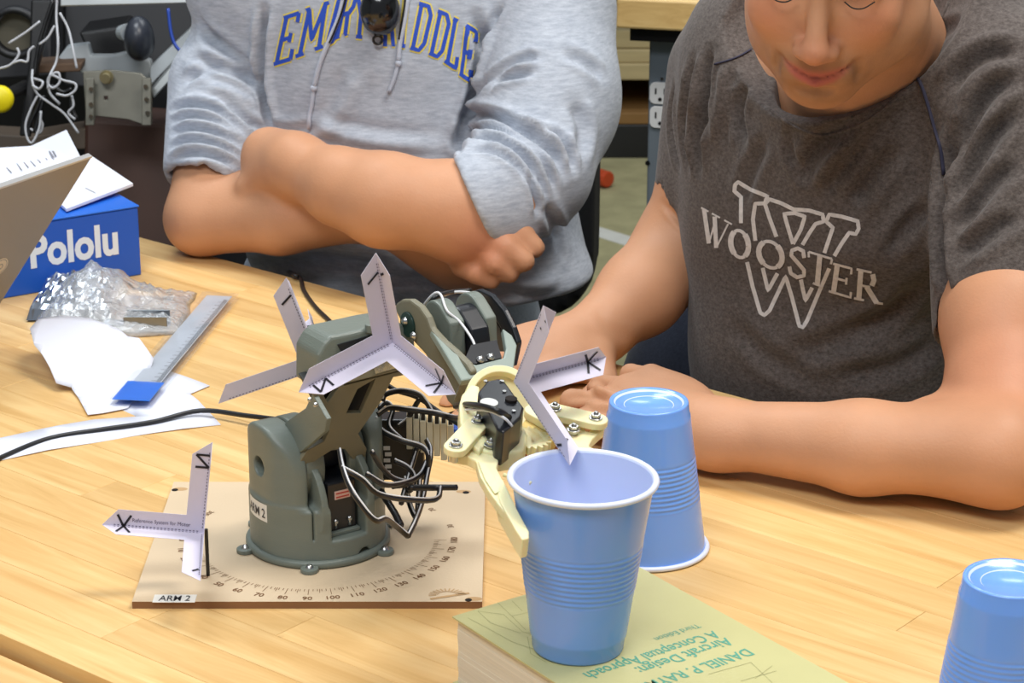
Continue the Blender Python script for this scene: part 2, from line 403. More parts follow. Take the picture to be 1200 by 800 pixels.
def hit(bvh, x, y):
    r = ray(x, y).normalized(); h = bvh.ray_cast(C0, r); return h[0], h[1]
def creases(v, nrm, q, lines, bvh, amp=1.6, mask=None):
    """push cloth in (d<0) or out (d>0) along drawn fold lines: (pixel points on the cloth, width m, depth m)"""
    disp = np.zeros(len(v), f32)
    for pts, wd, dp in lines:
        pp = []
        sp = smooth_path([V((x, y, 0)) for x, y in pts], 5)
        for s in sp:
            hp, hn = hit(bvh, s.x, s.y)
            if hp is not None: pp.append(hp)
        if len(pp) < 2: continue
        best = np.full(len(v), 9., f32); tt = np.zeros(len(v), f32)
        PA = A3(pp); lo = PA.min(0)-wd*4; hi = PA.max(0)+wd*4
        m = np.where(((v > lo) & (v < hi)).all(1))[0]; vv = v[m]; bb = np.full(len(m), 9., f32); ts = np.zeros(len(m), f32)
        for i in range(len(PA)-1):
            a, b = PA[i], PA[i+1]; ba = b-a; L = float(ba@ba)+1e-12; t = np.clip(((vv-a)@ba)/L, 0, 1)
            d = np.linalg.norm(vv-a-t[:, None]*ba, axis=1); c = d < bb; bb[c] = d[c]; ts[c] = ((i+t)/(len(PA)-1))[c]
        fade = np.clip(np.minimum(ts, 1-ts)*5, 0, 1); x = bb/wd
        g = np.exp(-x*x)*dp - np.exp(-((x-1.7)/.8)**2)*dp*.45
        disp[m] += g*(.15+.85*fade)*amp
    if mask is not None: disp *= mask
    return v+nrm*disp[:, None]
def nz3(p, s, seed=0, oct=3):
    r = np.random.RandomState(seed); o = np.zeros(len(p), f32); amp = 1
    for _ in range(oct):
        for _ in range(4):
            k = r.normal(size=3); k *= s/np.linalg.norm(k); o += amp*np.sin(p@k.astype(f32)+r.uniform(0, 6.28)).astype(f32)/4
        s *= 2.1; amp *= .5
    return o
# ================================================================== things on the table
# ---- cups
M_cup = mat('blue_plastic', (118,166,244), .2, spec=.6, sss=.15, var=.03, nscale=8)
M_liner = mat('pale_blue_lining', (206,216,246), .35, spec=.5, sss=.1)
M_rim = mat('cup_rim', (222,228,245), .3, spec=.5)
def cup(loc, inverted, label, tilt=(0, 0), rz=0):
    t = empty('plastic_cup', loc, rz, label, 'cup', 'blue disposable cups')
    H = .12; R0, R1 = .0298, .0452
    rad = lambda h: R0+(R1-R0)*(h/H)**1.05
    prof = [(0, .0035), (R0*.62, .0035), (R0*.66, .0022), (R0*.86, .0022), (R0*.9, .0), (R0*.985, .0), (R0, .0012), (rad(.009)-.0002, .009), (rad(.0095)+.0006, .0105)]
    h = .013
    while h < H-.004:
        r = rad(h)+.0005
        f = min(max((h-.040)/.004, 0), 1)*min(max((.078-h)/.004, 0), 1)
        if f > 0: r += (.5+.5*math.sin((h-.040)/.0036*2*math.pi))*.0007*f-.0003*f
        prof.append((r, h)); h += .0006 if f > 0 or .038 < h < .08 else .004
    prof += [(rad(H-.004)+.0005, H-.004), (rad(H-.003)+.0005, H-.003)]
    outer = bmesh.new(); add_lathe(outer, prof, n=96)
    inner = bmesh.new(); pin = [(max(r-.0011, 0), hh+.0009) for r, hh in prof]; pin[0] = (0, .0046); add_lathe(inner, pin+[(R1-.0004, H-.002)], n=96)
    rim = bmesh.new(); add_lathe(rim, [(R1+.0012+.0022*math.cos(k/10*2*math.pi), H-.0025+.002*math.sin(k/10*2*math.pi)) for k in range(10)], n=96, close=True)
    bo = bobj('cup_wall', outer, t, M_cup, True); bi = bobj('inner_lining', inner, t, M_liner, True); br = bobj('rim', rim, t, M_rim, True)
    bi['label'] = 'pale inner lining'; br['label'] = 'white rolled rim'
    if inverted: t.rotation_euler = (math.pi, 0, rz); t.location = V(loc)+V((0, 0, H-.0003))
    else: t.rotation_euler = (tilt[0], tilt[1], rz)
    return t
BZ = TZ+.05
cup(P(677, 757, BZ)+V((0, 0, .0006)), False, 'upright blue plastic cup standing on the tan book, white rim up', (0, math.radians(1.2)))
cup(P(757, 641), True, 'upside down blue cup on the table behind the upright cup')
cup(P(1185, 676, TZ+.12)-V((0, 0, .12)), True, 'upside down blue cup alone at the right edge of the table')

# ---- book
M_cover = mat('tan_cover', (194,189,136), .38, var=.05, nscale=12, bump=.08, bscale=400, spec=.4)
M_page = mat('page_block', (226,218,200), .8, var=.07, nscale=10, stretch=(1,1,90))
M_teal = mat('teal_print', (88,160,136), .5); M_sk = mat('sketch_print', (160,158,108), .6)
L_, T_, R_ = P(530, 722, BZ), P(740, 659, BZ), P(985, 800, BZ)
ex = (T_-L_).normalized(); ey = (R_-T_); ey = (ey-ex*ey.dot(ex)).normalized(); BW = (T_-L_).length; BH = .235
t = empty('book', (L_.x, L_.y, TZ), 0, 'thick tan softcover textbook with teal title under the upright cup', 'book')
def bk(u, v, z=BZ): return L_+ex*u+ey*v-V((0,0,L_.z))+V((0,0,z)) - t.location
bm = bmesh.new(); add_prism(bm, [bk(0,0,BZ-.0012), bk(BW,0,BZ-.0012), bk(BW,BH,BZ-.0012), bk(0,BH,BZ-.0012)], (0,0,.0012)); bobj('front_cover', bm, t, M_cover)
bm = bmesh.new(); add_prism(bm, [bk(0,0,TZ), bk(BW,0,TZ), bk(BW,BH,TZ), bk(0,BH,TZ)], (0,0,.0012)); bobj('back_cover', bm, t, M_cover)
bm = bmesh.new()
for i in range(12):
    z0 = TZ+.0012+i*.0476/12; o = .0026+.0002*math.sin(i*1.3); add_prism(bm, [bk(o,o,z0), bk(BW-.002,o,z0), bk(BW-.002,BH-o,z0), bk(o,BH-o,z0)], (0,0,.0476/12))
bobj('page_block', bm, t, M_page)
bm = bmesh.new(); add_prism(bm, [bk(BW-.0012,0,TZ+.0012), bk(BW,0,TZ+.0012), bk(BW,BH,TZ+.0012), bk(BW-.0012,BH,TZ+.0012)], (0,0,.0476)); bobj('spine', bm, t, M_cover)
FC = {}
def text_mesh(name, s, size, origin, X, Y, parent, m, width=None, ext=0, bold=0, center=False, lift=.0002, shear=0):
    """lettering as flat print: origin = baseline start, X reading direction, Y up"""
    cu = bpy.data.curves.new(name, 'FONT'); cu.body = s; cu.size = size; cu.extrude = ext; cu.offset = bold; cu.resolution_u = 3
    if center: cu.align_x = 'CENTER'; cu.align_y = 'CENTER'
    o = bpy.data.objects.new(name, cu); COL.objects.link(o); dg = bpy.context.evaluated_depsgraph_get(); me = bpy.data.meshes.new_from_object(o.evaluated_get(dg))
    bpy.data.objects.remove(o); X, Y = V(X).normalized(), V(Y).normalized(); Z = X.cross(Y).normalized()
    if not len(me.vertices): return None
    xs = [v.co.x for v in me.vertices]; k = width/(max(xs)-min(xs)) if width else 1; x0 = min(xs) if not center else 0
    for v in me.vertices: v.co = V(origin)+X*((v.co.x-x0)*k+shear*v.co.y)+Y*v.co.y+Z*(v.co.z+lift)
    me.materials.clear(); me.name = name
    return link(name, me, parent, m)
def uvbook(px, py): d = P(px, py, BZ)-L_; return d.dot(ex), d.dot(ey)
for s, p0, p1, sz, b in (('Third Edition', (816,731), (763,746), .0085, .0), ('A Conceptual Approach', (835,739), (676,785), .0150, .0002), ('Aircraft Design:', (850,747), (735,778), .0155, .0002), ('DANIEL P. RAYMER', (873,760), (725,801), .0145, .0002)):
    u0, v0 = uvbook(*p0); u1, v1 = uvbook(*p1)
    text_mesh('cover_text', s, sz, bk(u0, v0), -ex, ey, t, M_teal, width=u0-u1, bold=b)
def line_on(pts, wd, off, parent, name, m, up=V((0,0,1)), base=None):
    bm = bmesh.new()
    for a, b in zip(pts, pts[1:]):
        a, b = V(a), V(b); d = (b-a).normalized(); s = d.cross(up).normalized()*wd/2
        vs = [bm.verts.new(q+up*off) for q in (a-s, b-s, b+s, a+s)]; bm.faces.new(vs)
    return bobj(name, bm, parent, m)
def bpix(pl): return [bk(*uvbook(x, y)) for x, y in pl]
bm = bmesh.new()
def addl(bm, pts, wd, off, up=V((0,0,1))):
    for a, b in zip(pts, pts[1:]):
        a, b = V(a), V(b)
        if (b-a).length < 1e-6: continue
        d = (b-a).normalized(); s = d.cross(up).normalized()*wd/2
        bm.faces.new([bm.verts.new(q+up*off) for q in (a-s, b-s, b+s, a+s)])
for pl in ([(560,716),(590,720),(612,740),(640,748)], [(560,716),(575,730),(610,742)], [(583,706),(600,722),(616,738)], [(600,722),(625,716),(640,722)], [(548,724),(575,738),(600,752),(630,762)], [(618,746),(622,766),(640,776)], [(600,704),(612,716)],
           [(830,790),(880,776),(905,800)], [(868,798),(910,786)], [(885,795),(905,780)]):
    addl(bm, bpix(pl), .0004, .0002)
bobj('cover_sketch', bm, t, M_sk)

# ---- MDF base board with laser engraved protractor
M_mdf = mat('mdf', (208,186,155), .6, var=.04, nscale=6, bump=.1, bscale=500)
M_mdfe = mat('mdf_edge', (140,100,66), .7, var=.1, nscale=20)
M_burn = mat('burnt_engraving', (120,84,52), .8); M_burn2 = mat('scorch', (186,150,106), .7); M_hole = mat('hole_dark', (22,14,10), .9)
M_ink = mat('black_print', (40,40,48), .6)
B0 = P(155, 709, .765); bx0, bx1 = -.274, -.0215; by0, by1 = 1.567, 1.793; TB = .7655
t = empty('base_board', (bx0, by0, TZ), 0, 'square tan fibreboard base with engraved protractor under the robot arm', 'board')
o = -t.location
bm = bmesh.new(); add_box(bm, ((bx0+bx1)/2, (by0+by1)/2, TZ+.00275)+o if False else V(((bx0+bx1)/2, (by0+by1)/2, TZ+.00275))+o, (bx1-bx0, by1-by0, .0055)); bd = bobj('panel', bm, t, M_mdf)
bd.data.materials.append(M_mdfe)
for p in bd.data.polygons:
    if abs(p.normal.z) < .5: p.material_index = 1
AC = V((-.148, 1.676, TB))            # arm axis on the board
up = V((0,0,1))
for i, (px, py) in enumerate(((205,574),(546,577),(196,702),(549,703))):
    c = P(px, py, TB)+o
    bm = bmesh.new(); vs = [bm.verts.new(c+V((math.cos(k*math.pi/8)*.006+(.004 if i in (0,3) else -.002), math.sin(k*math.pi/8)*.0035+.002, .0001))) for k in range(16)]; bm.faces.new(vs); bobj('scorch_mark', bm, t, M_burn2)
    bm = bmesh.new(); add_cyl(bm, c+up*.0001, c+up*.0003, .0026, n=14); bobj('screw_hole', bm, t, M_hole)
bm = bmesh.new()
for k in range(0, 181):
    an = math.radians(180+k); r1 = .098 if k % 10 == 0 else (.0945 if k % 5 == 0 else .092)
    if k % 2 and k % 5: continue
    d = V((math.cos(an), math.sin(an), 0)); addl(bm, [AC+o+d*.0885, AC+o+d*r1], .00045, .0003)
tag(bobj('degree_ticks', bm, t, M_burn), kind='stuff')
for k in range(0, 181, 10):
    an = math.radians(180+k); d = V((math.cos(an), math.sin(an), 0))
    text_mesh('degree_number', str(k), .0075, AC+o+d*.104, V((-d.y, d.x, 0)), -d, t, M_burn, center=True, lift=.0003, bold=.0001)
for k in (15, 35, 150, 165):
    an = math.radians(k); d = V((math.cos(an), math.sin(an), 0)); text_mesh('degree_number', str(k*2), .0065, AC+o+d*.104, V((-d.y, d.x, 0)), -d, t, M_burn, center=True, lift=.0003)
# small engraved emblem, right front corner
lc = P(524, 697, TB)+o; bm = bmesh.new()
for k in range(13):
    an = math.radians(180*k/12+8); d = V((math.cos(an), math.sin(an)*.8, 0)); addl(bm, [lc+d*.008, lc+d*.0135], .0009, .0003)
addl(bm, [lc+V((math.cos(math.radians(q)),math.sin(math.radians(q))*.8,0))*.007 for q in range(0,181,15)], .0006, .0003)
addl(bm, [lc+V((-.012,-.007,0)), lc+V((.016,.003,0))], .0028, .0003); bobj('engraved_emblem', bm, t, M_burn2)
M_lab = mat('label_paper', (226,224,218), .45)
l0 = P(178, 707, TB)+V((0,.0015,0))+o; l1 = P(228, 707, TB)+V((0,.0015,0))+o; lw = (l1-l0).length
bm = bmesh.new(); add_box(bm, (l0+l1)/2+V((0,.0065,.0002)), (lw,.013,.0004)); lb = bobj('name_label', bm, t, M_lab, bevel=.0001)
text_mesh('label_text', 'ARM 2', .0125, l0+V((.004,.0022,.0004)), (1,0,0), (0,1,0), lb, M_ink, width=lw-.008, bold=.00008)

# ---- papers, ruler, bag, cables
M_paper = mat('white_paper', (226,228,240), .7, sss=.05)
def sheet(name, outline, zf, label, parent=None, cat='paper', m=None, thick=.0003, cuts=14, o0=None):
    """a paper cut-out lying on the table: outline in plan, lifted by zf(x,y)"""
    bm = bmesh.new(); vs = [bm.verts.new(p) for p in outline]; f = bm.faces.new(vs)
    xs = [p.x for p in outline]; ys = [p.y for p in outline]
    for k in range(1, cuts):
        for ax, lo, hi in ((0, min(xs), max(xs)), (1, min(ys), max(ys))):
            co = [0,0,0]; co[ax] = lo+(hi-lo)*k/cuts; no = [0,0,0]; no[ax] = 1
            bmesh.ops.bisect_plane(bm, geom=bm.verts[:]+bm.edges[:]+bm.faces[:], plane_co=co, plane_no=no)
    c = sum(outline, V((0,0,0)))/len(outline)
    for v in bm.verts: v.co.z = zf(v.co.x, v.co.y)
    for v in bm.verts: v.co -= V((c.x, c.y, TZ))
    for f in bm.faces: f.smooth = True
    fix(bm); me = bpy.data.meshes.new(name); bm.to_mesh(me); bm.free(); ob = link(name, me, parent, m or M_paper); ob.location = (c.x, c.y, TZ)
    s = ob.modifiers.new('s', 'SOLIDIFY'); s.thickness = thick; s.offset = 0
    if label: tag(ob, label, cat)
    return ob
pl = lambda L: [P(x, y, TZ) for x, y in L]
# long strip with the pointed end
sheet('paper_sheet', pl([(-60,552),(60,528),(150,512),(259,498),(232,470),(223,463),(246,453),(214,441),(190,432),(150,446),(120,470),(160,488),(110,492),(0,513),(-60,524)]), lambda x, y: TZ+.0006+.0006*math.sin(x*60), 'white paper strip with jagged end lying under the black cable', cuts=8)
# curled sheet
ol = [(40,404),(35,385),(45,374),(70,370),(105,373),(140,386),(150,394),(163,396),(180,420),(168,450),(150,478),(120,484),(103,486),(92,466),(84,454),(66,449),(58,430),(50,416)]
q0, q1 = P(35, 395), P(180, 425)
dr = V((-.5, .86, 0))
def zcurl(x, y):
    p = V((x, y, 0)); s = (p-P(110, 470)).dot(dr); q = max(0, s-.03)/.11
    return TZ+.0016+.034*math.sin(min(q, 1.15)*math.pi*.55)+.0012*(1+math.sin(x*40))
def lift_px(x, y):
    p = P(x, y, TZ)
    for _ in range(12): p = P(x, y, TZ+.5*(p.z-TZ)+.5*(zcurl(p.x, p.y)-TZ))
    return p
sheet('paper_cutout', [lift_px(x, y) for x, y in ol], zcurl, 'curled white paper cut-out standing over the sheet beside the plastic bag')
bm = bmesh.new()
tag(sheet('paper_curl', [P(x, y, TZ+.004) for x, y in ((66,437),(90,432),(112,428),(135,429),(154,434),(140,438),(112,440),(86,441))], lambda x, y: TZ+.006+.003*math.sin((x+.35)*80), None, cuts=5), 'thin curled white paper offcut on the flat end of the cut-out', 'paper')
# ruler in a clear sleeve
RL = [P(131, 478), P(178, 482), P(283, 356), P(240, 351)]
A_, B_, C_, D_ = RL[0], RL[1], RL[2], RL[3]
t = empty('ruler', A_, 0, 'clear plastic sleeve holding a grey ruler with a blue label end', 'ruler')
rx = (D_-A_).normalized(); ry = (B_-A_); ry = (ry-rx*ry.dot(rx)).normalized(); RLn = (D_-A_).length; RW = .034
rz_ = up
M_alu = mat('ruler_steel', (184,190,200), .4, 0, var=.05, nscale=30); M_blue = mat('blue_print', (24,112,214), .3)
M_film = bpy.data.materials.new('clear_film'); M_film.use_nodes = True; tt = NT(M_film)
tr = tt.add('ShaderNodeBsdfTransparent'); gl = tt.add('ShaderNodeBsdfGlossy'); gl.inputs['Roughness'].default_value = .08; df = tt.add('ShaderNodeBsdfDiffuse'); df.inputs[0].default_value = (.8,.84,.9,1)
m1 = tt.add('ShaderNodeMixShader'); fr = tt.add('ShaderNodeFresnel', IOR=1.45); tt.l(fr.outputs[0], m1.inputs[0])
m0 = tt.add('ShaderNodeMixShader'); m0.inputs[0].default_value = .05; tt.l(tr.outputs[0], m0.inputs[1]); tt.l(df.outputs[0], m0.inputs[2])
tt.l(m0.outputs[0], m1.inputs[1]); tt.l(gl.outputs[0], m1.inputs[2]); tt.l(m1.outputs[0], tt.n['Material Output'].inputs[0])
def rb_(u0, u1, v0, v1, z0, z1): return [(rx*u0+ry*v0+rz_*z0), (rx*u1+ry*v0+rz_*z0), (rx*u1+ry*v1+rz_*z0), (rx*u0+ry*v1+rz_*z0)], rz_*(z1-z0)
ZR = .006
bm = bmesh.new(); add_prism(bm, *rb_(.035, RLn-.006, .004, RW-.004, ZR, ZR+.001)); rl = bobj('steel_rule', bm, t, M_alu, bevel=.0003)
bm = bmesh.new()
for k in range(0, 250):
    u = .045+k*.001*1.0
    if u > RLn-.01: break
    ln = .009 if k % 10 == 0 else .0045
    if k % 2 == 0: addl(bm, [rx*u+ry*(RW-.0045)+up*(ZR+.001), rx*u+ry*(RW-.0045-ln)+up*(ZR+.001)], .0006, .0002)
tag(bobj('graduations', bm, rl, M_ink), kind='stuff')
for k in range(1, 24, 2):
    u = .045+k*.01
    if u < RLn-.02: text_mesh('rule_number', str(k), .007, rx*u+ry*(.012)+up*(ZR+.001), rx, -ry if False else ry, rl, M_ink, lift=.0002) if False else text_mesh('rule_number', str(k), .010, rx*(u+.002)+ry*.014+up*(ZR+.001), -rx, -ry, rl, M_ink, lift=.0002)
bm = bmesh.new(); add_prism(bm, *rb_(.002, .05, .0, RW, ZR+.0015, ZR+.0018)); rl2 = bobj('blue_label', bm, t, M_blue)
text_mesh('label_text', 'STAINLESS', .006, rx*.012+ry*.003+up*(ZR+.0019), ry, -rx, rl2, M_white, width=.026)
for z0, nm in ((ZR-.003, 'sleeve_back'), (ZR+.0024, 'sleeve_front')):
    bm = bmesh.new(); n = 14; g = [[bm.verts.new(rx*(RLn*i/n)+ry*(-.002+(RW+.004)*j/6)+up*(z0+.0008*math.sin(i*1.9+j)*math.sin(j*2.1))) for j in range(7)] for i in range(n+1)]
    for i in range(n):
        for j in range(6): bm.faces.new((g[i][j], g[i+1][j], g[i+1][j+1], g[i][j+1]))
    bobj(nm, bm, t, M_film, True)
# plastic bag of parts
t = empty('plastic_bag', P(130, 365), 0, 'crumpled clear plastic bag of metal parts in front of the blue box', 'bag')
o = -t.location
M_bag = bpy.data.materials.new('bag_film'); M_bag.use_nodes = True; tt = NT(M_bag)
tr = tt.add('ShaderNodeBsdfTransparent'); gl = tt.add('ShaderNodeBsdfGlossy'); gl.inputs['Roughness'].default_value = .16; df = tt.add('ShaderNodeBsdfDiffuse'); df.inputs[0].default_value = (.86,.89,.92,1)
tcx = tt.add('ShaderNodeTexCoord'); nb = tt.add('ShaderNodeTexNoise', Scale=55, Detail=5, Distortion=1.5); tt.l(tcx.outputs['Object'], nb.inputs['Vector'])
bp = tt.add('ShaderNodeBump', Strength=1, Distance=.004); tt.l(nb.outputs[0], bp.inputs['Height']); tt.l(bp.outputs[0], gl.inputs['Normal']); tt.l(bp.outputs[0], df.inputs['Normal'])
m0 = tt.add('ShaderNodeMixShader'); m0.inputs[0].default_value = .34; tt.l(tr.outputs[0], m0.inputs[1]); tt.l(df.outputs[0], m0.inputs[2])
lw_ = tt.add('ShaderNodeLayerWeight', Blend=.22); tt.l(bp.outputs[0], lw_.inputs['Normal']); m1 = tt.add('ShaderNodeMixShader'); tt.l(lw_.outputs['Facing'], m1.inputs[0])
tt.l(m0.outputs[0], m1.inputs[1]); tt.l(gl.outputs[0], m1.inputs[2]); tt.l(m1.outputs[0], tt.n['Material Output'].inputs[0])
rb0, rb1 = P(35, 392), P(212, 392); bw = (rb1-rb0).length; bx = (rb1-rb0).normalized(); byv = V((-bx.y, bx.x, 0)); bdp = .145
bm = bmesh.new(); n1, n2 = 44, 30; rnd = random.Random(4)
import mathutils.noise as mn
def bagz(s, q):
    e = (1-abs(2*s-1)**3)*(1-abs(2*q-1)**3); hgt = .012+.034*math.exp(-((s-.33)/.28)**2)*math.exp(-((q-.6)/.35)**2)
    c = mn.noise(V((s*9, q*7, 1)))*.006+abs(mn.noise(V((s*16, q*14, 5))))*.009
    return max(0, e)**.5*(hgt+c)
grid = []
for side in (0, 1):
    g = []
    for i in range(n1+1):
        r = []
        for j in range(n2+1):
            s, q = i/n1, j/n2
            w_ = mn.noise(V((s*4, q*4, 9)))*.006
            edge = 1-.10*abs(2*q-1)**2-.04*math.sin(s*9)
            x = s*bw+w_; y = (q-.1*math.sin(s*3.2))*bdp*edge + .0
            z = (bagz(s, q) if side else 0)+.0008
            r.append(bm.verts.new(rb0+bx*x+byv*y+up*z+o))
        g.append(r)
    for i in range(n1):
        for j in range(n2): bm.faces.new((g[i][j], g[i+1][j], g[i+1][j+1], g[i][j+1]))
    grid.append(g)
bmesh.ops.remove_doubles(bm, verts=bm.verts, dist=.0009)
bobj('bag_film', bm, t, M_bag, True)
M_anti = bpy.data.materials.new('silver_foil'); M_anti.use_nodes = True; tt = NT(M_anti); tt.bsdf.inputs['Metallic'].default_value = .95; tt.bsdf.inputs['Roughness'].default_value = .16; tt.bsdf.inputs['Base Color'].default_value = srgb(190,200,214)
def foil(cx, cy, sx, sy, h, seed):
    bm = bmesh.new(); n = 30; g = []
    for i in range(n+1):
        r = []
        for j in range(n+1):
            s, q = i/n*2-1, j/n*2-1; e = max(0, 1-max(abs(s), abs(q))**4)
            z = e**.5*h+(abs(mn.noise(V((s*3.2, q*3.2, seed))))*.016+mn.noise(V((s*8, q*8, seed)))*.005)*e
            p = P(cx, cy)+bx*s*sx+byv*q*sy+up*(.002+z); r.append(bm.verts.new(p+o))
        g.append(r)
    for i in range(n):
        for j in range(n): bm.faces.new((g[i][j], g[i+1][j], g[i+1][j+1], g[i][j+1]))
    return bobj('foil_pouch', bm, t, M_anti, False)
foil(92, 358, .042, .052, .02, 3)
M_zinc = mat('zinc_steel', (150,156,162), .3, .9, var=.1, nscale=60)
c = P(171, 390)+o
bm = bmesh.new()
for dz in (0,):
    add_box(bm, c+up*.0015+byv*.01, (.042,.022,.002), (bx, byv, up)); add_box(bm, c+up*.009, (.042,.0015,.015), (bx, byv, up)); add_box(bm, c+up*.009+byv*.021, (.042,.0015,.015), (bx, byv, up))
bobj('channel_bracket', bm, t, M_zinc, bevel=.0004)
bm = bmesh.new(); c2 = P(140, 384)+o; add_box(bm, c2+up*.004, (.03,.016,.004), (bx, byv, up)); bobj('bracket', bm, t, M_zinc, bevel=.0004)
# cables on the table
M_cab = mat('black_rubber', (28,29,32), .42)
tag(tube('power_cable', [P(-30,552,TZ+.002), P(10,532,TZ+.002), P(60,513,TZ+.002), P(120,503,TZ+.002), P(180,494,TZ+.003), P(235,481,TZ+.006), P(290,487,TZ+.008), P(325,491,TZ+.012), P(352,492,TZ+.02)], .0022, None, M_cab, 10), 'long black cable running from the left edge across the papers to the arm', 'cable')
tag(tube('usb_cable', [P(338,318,TZ-.03), P(343,322,TZ+.003), P(352,326,TZ+.003), P(356,340,TZ+.002), P(370,360,TZ+.002), P(388,378,TZ+.002), P(396,394,TZ+.002), P(400,420,TZ+.002), P(410,450,TZ+.003)], .0022, None, M_cab, 10), 'short black cable hanging over the far table edge behind the arm', 'cable')

# ---- blue box with the papers on it
M_box = mat('blue_card', (26,88,190), .4, var=.03, nscale=5); 
q0 = P(5, 350); q1 = P(166, 322); bd_ = (q1-q0).normalized(); bn = V((-bd_.y, bd_.x, 0)); hB = .074
t = empty('parts_box', q0-bd_*.09, 0, 'blue cardboard box with white lettering at the far left of the table', 'box')
o = -t.location
c0 = q0-bd_*.09; c1 = q1; dpt = .165
bm = bmesh.new(); add_prism(bm, [c0+o, c1+o, c1+bn*dpt+o, c0+bn*dpt+o], up*(hB-.001)); bobj('carton', bm, t, M_box, bevel=.0015)
bm = bmesh.new(); add_prism(bm, [c0+o+up*(hB-.0009)-bn*.001, c1+o+up*(hB-.0009)-bn*.001+bd_*.001, c1+bn*dpt+o+up*(hB-.0009)+bd_*.001, c0+bn*dpt+o+up*(hB-.0009)], up*.002); bobj('lid', bm, t, mat('blue_card_lid', (36,108,214), .4), bevel=.0008)
M_wht = mat('white_print', (232,236,240), .5)
pf = lambda x, y: onpl(x, y, q0, bn)
s0 = pf(36, 313); s1 = pf(139, 304)
text_mesh('box_lettering', 'Pololu', .046, V((s0.x, s0.y, s0.z))+o, bd_, up, t, M_wht, width=(s1-s0).length, bold=.0016, lift=.0006)
# papers on the box
tp = TZ+hB+.001
def paper_obj(name, pts, label, thick, lines=None):
    c = sum(pts, V((0,0,0)))/len(pts); t = empty(name, c, 0, label, 'paper')
    bm = bmesh.new(); add_prism(bm, [p-c for p in pts], up*thick); s = bobj('sheets', bm, t, M_paper)
    return t, c
pa = [P(78,248,tp+.002), P(156,218,tp+.006), P(108,186,tp+.003), P(30,205,tp+.003)]
pt, pc = paper_obj('paper_stack', pa, 'small stack of printed white papers on top of the blue box', .003)
M_txt = mat('grey_print', (120,120,128), .6)
bm = bmesh.new()
for k in range(3): addl(bm, [P(100+k*4,222-k*5,tp+.0055)-pc+up*.0015, P(112+k*4,228-k*5,tp+.0055)-pc+up*.0015], .0009, .0004)
bobj('print_lines', bm, pt, M_txt)
pb = [P(-40,245,tp+.004), P(0,233,tp+.004), P(96,188,tp+.008), P(78,153,tp+.03), P(36,172,tp+.012), P(0,174,tp+.006), P(-40,178,tp+.006)]
pt2, pc2 = paper_obj('printed_sheet', pb, 'printed white sheet curling up behind the laptop lid', .001)
bm = bmesh.new()
for (x0,y0,x1,y1) in ((8,200,14,206),(16,190,26,203),(22,187,34,200),(28,185,42,198),(35,182,48,194),(44,180,56,191),(66,170,72,176)):
    a, b = P(x0,y0,tp+.007), P(x1,y1,tp+.007); addl(bm, [a-pc2, b-pc2], .0011, .0035)
for (x0,y0,x1,y1) in ((58,181,63,189),(61,179,66,187)): addl(bm, [P(x0,y0,tp+.008)-pc2, P(x1,y1,tp+.008)-pc2], .002, .004)
bobj('print_lines', bm, pt2, M_txt)
# ---- laptop
M_lap = mat('anodised_grey', (142,134,124), .38, .35, var=.02, nscale=8); M_lape = mat('lid_edge', (196,194,192), .3, .6)
Tc = D(108, 184, 2.24); Bc = P(-22, 392, TZ+.012); Lc = D(-120, 262, 2.06)
ed = (Tc-Lc).normalized(); dn = (Bc-Tc); dn = dn-ed*dn.dot(ed); LH = dn.length; dn.normalize(); ln = ed.cross(dn).normalized()
if ln.dot(C0-Tc) < 0: ln = -ln
LWd = .30
t = empty('laptop', (Tc.x-.15, Tc.y-.2, TZ), 0, 'open grey laptop seen from behind its lid at the left edge', 'laptop'); o = -t.location
bot = Bc; right_top = Tc; left_top = Tc-ed*LWd; left_bot = Bc-ed*LWd
bm = bmesh.new(); add_prism(bm, [left_top+o, right_top+o, bot+o, left_bot+o], -ln*.005); lid = bobj('lid', bm, t, M_lap, bevel=.0012)
bm = bmesh.new(); add_prism(bm, [left_top+o-dn*.0012, right_top+o-dn*.0012, right_top+o+dn*.001, left_top+o+dn*.001], -ln*.0052); bobj('lid_edge', bm, t, M_lape)
kd = -ln; kd.z = 0; kd.normalize(); kx = ed.copy(); kx.z = 0; kx.normalize(); kd = V((-kx.y, kx.x, 0)); kd = kd if kd.dot(ln) < 0 else -kd
hb = V((Bc.x, Bc.y, TZ))
bm = bmesh.new(); add_prism(bm, [hb+o+up*.001, hb-kx*LWd+o+up*.001, hb-kx*LWd+kd*.2+o+up*.001, hb+kd*.2+o+up*.001], up*.012); bobj('keyboard_base', bm, t, M_lap, bevel=.002)
sc_ = onpl(0, 312, Tc, ln); bm = bmesh.new(); vs = [bm.verts.new(sc_+o+ln*.0004+(ed*math.cos(k*math.pi/16)+dn*math.sin(k*math.pi/16))*.0095) for k in range(32)]; bm.faces.new(vs); stk = bobj('round_sticker', bm, lid, mat('cream_sticker', (214,200,176), .5))
bm = bmesh.new(); addl(bm, [sc_+o+(ed*math.cos(k*math.pi/12)+dn*math.sin(k*math.pi/12))*.0078 for k in range(25)], .0006, .0007, ln); addl(bm, [sc_+o+(ed*math.cos(k*math.pi/3)+dn*math.sin(k*math.pi/3))*.003 for k in range(7)], .0008, .0007, ln); bobj('sticker_print', bm, stk if False else lid, M_txt)
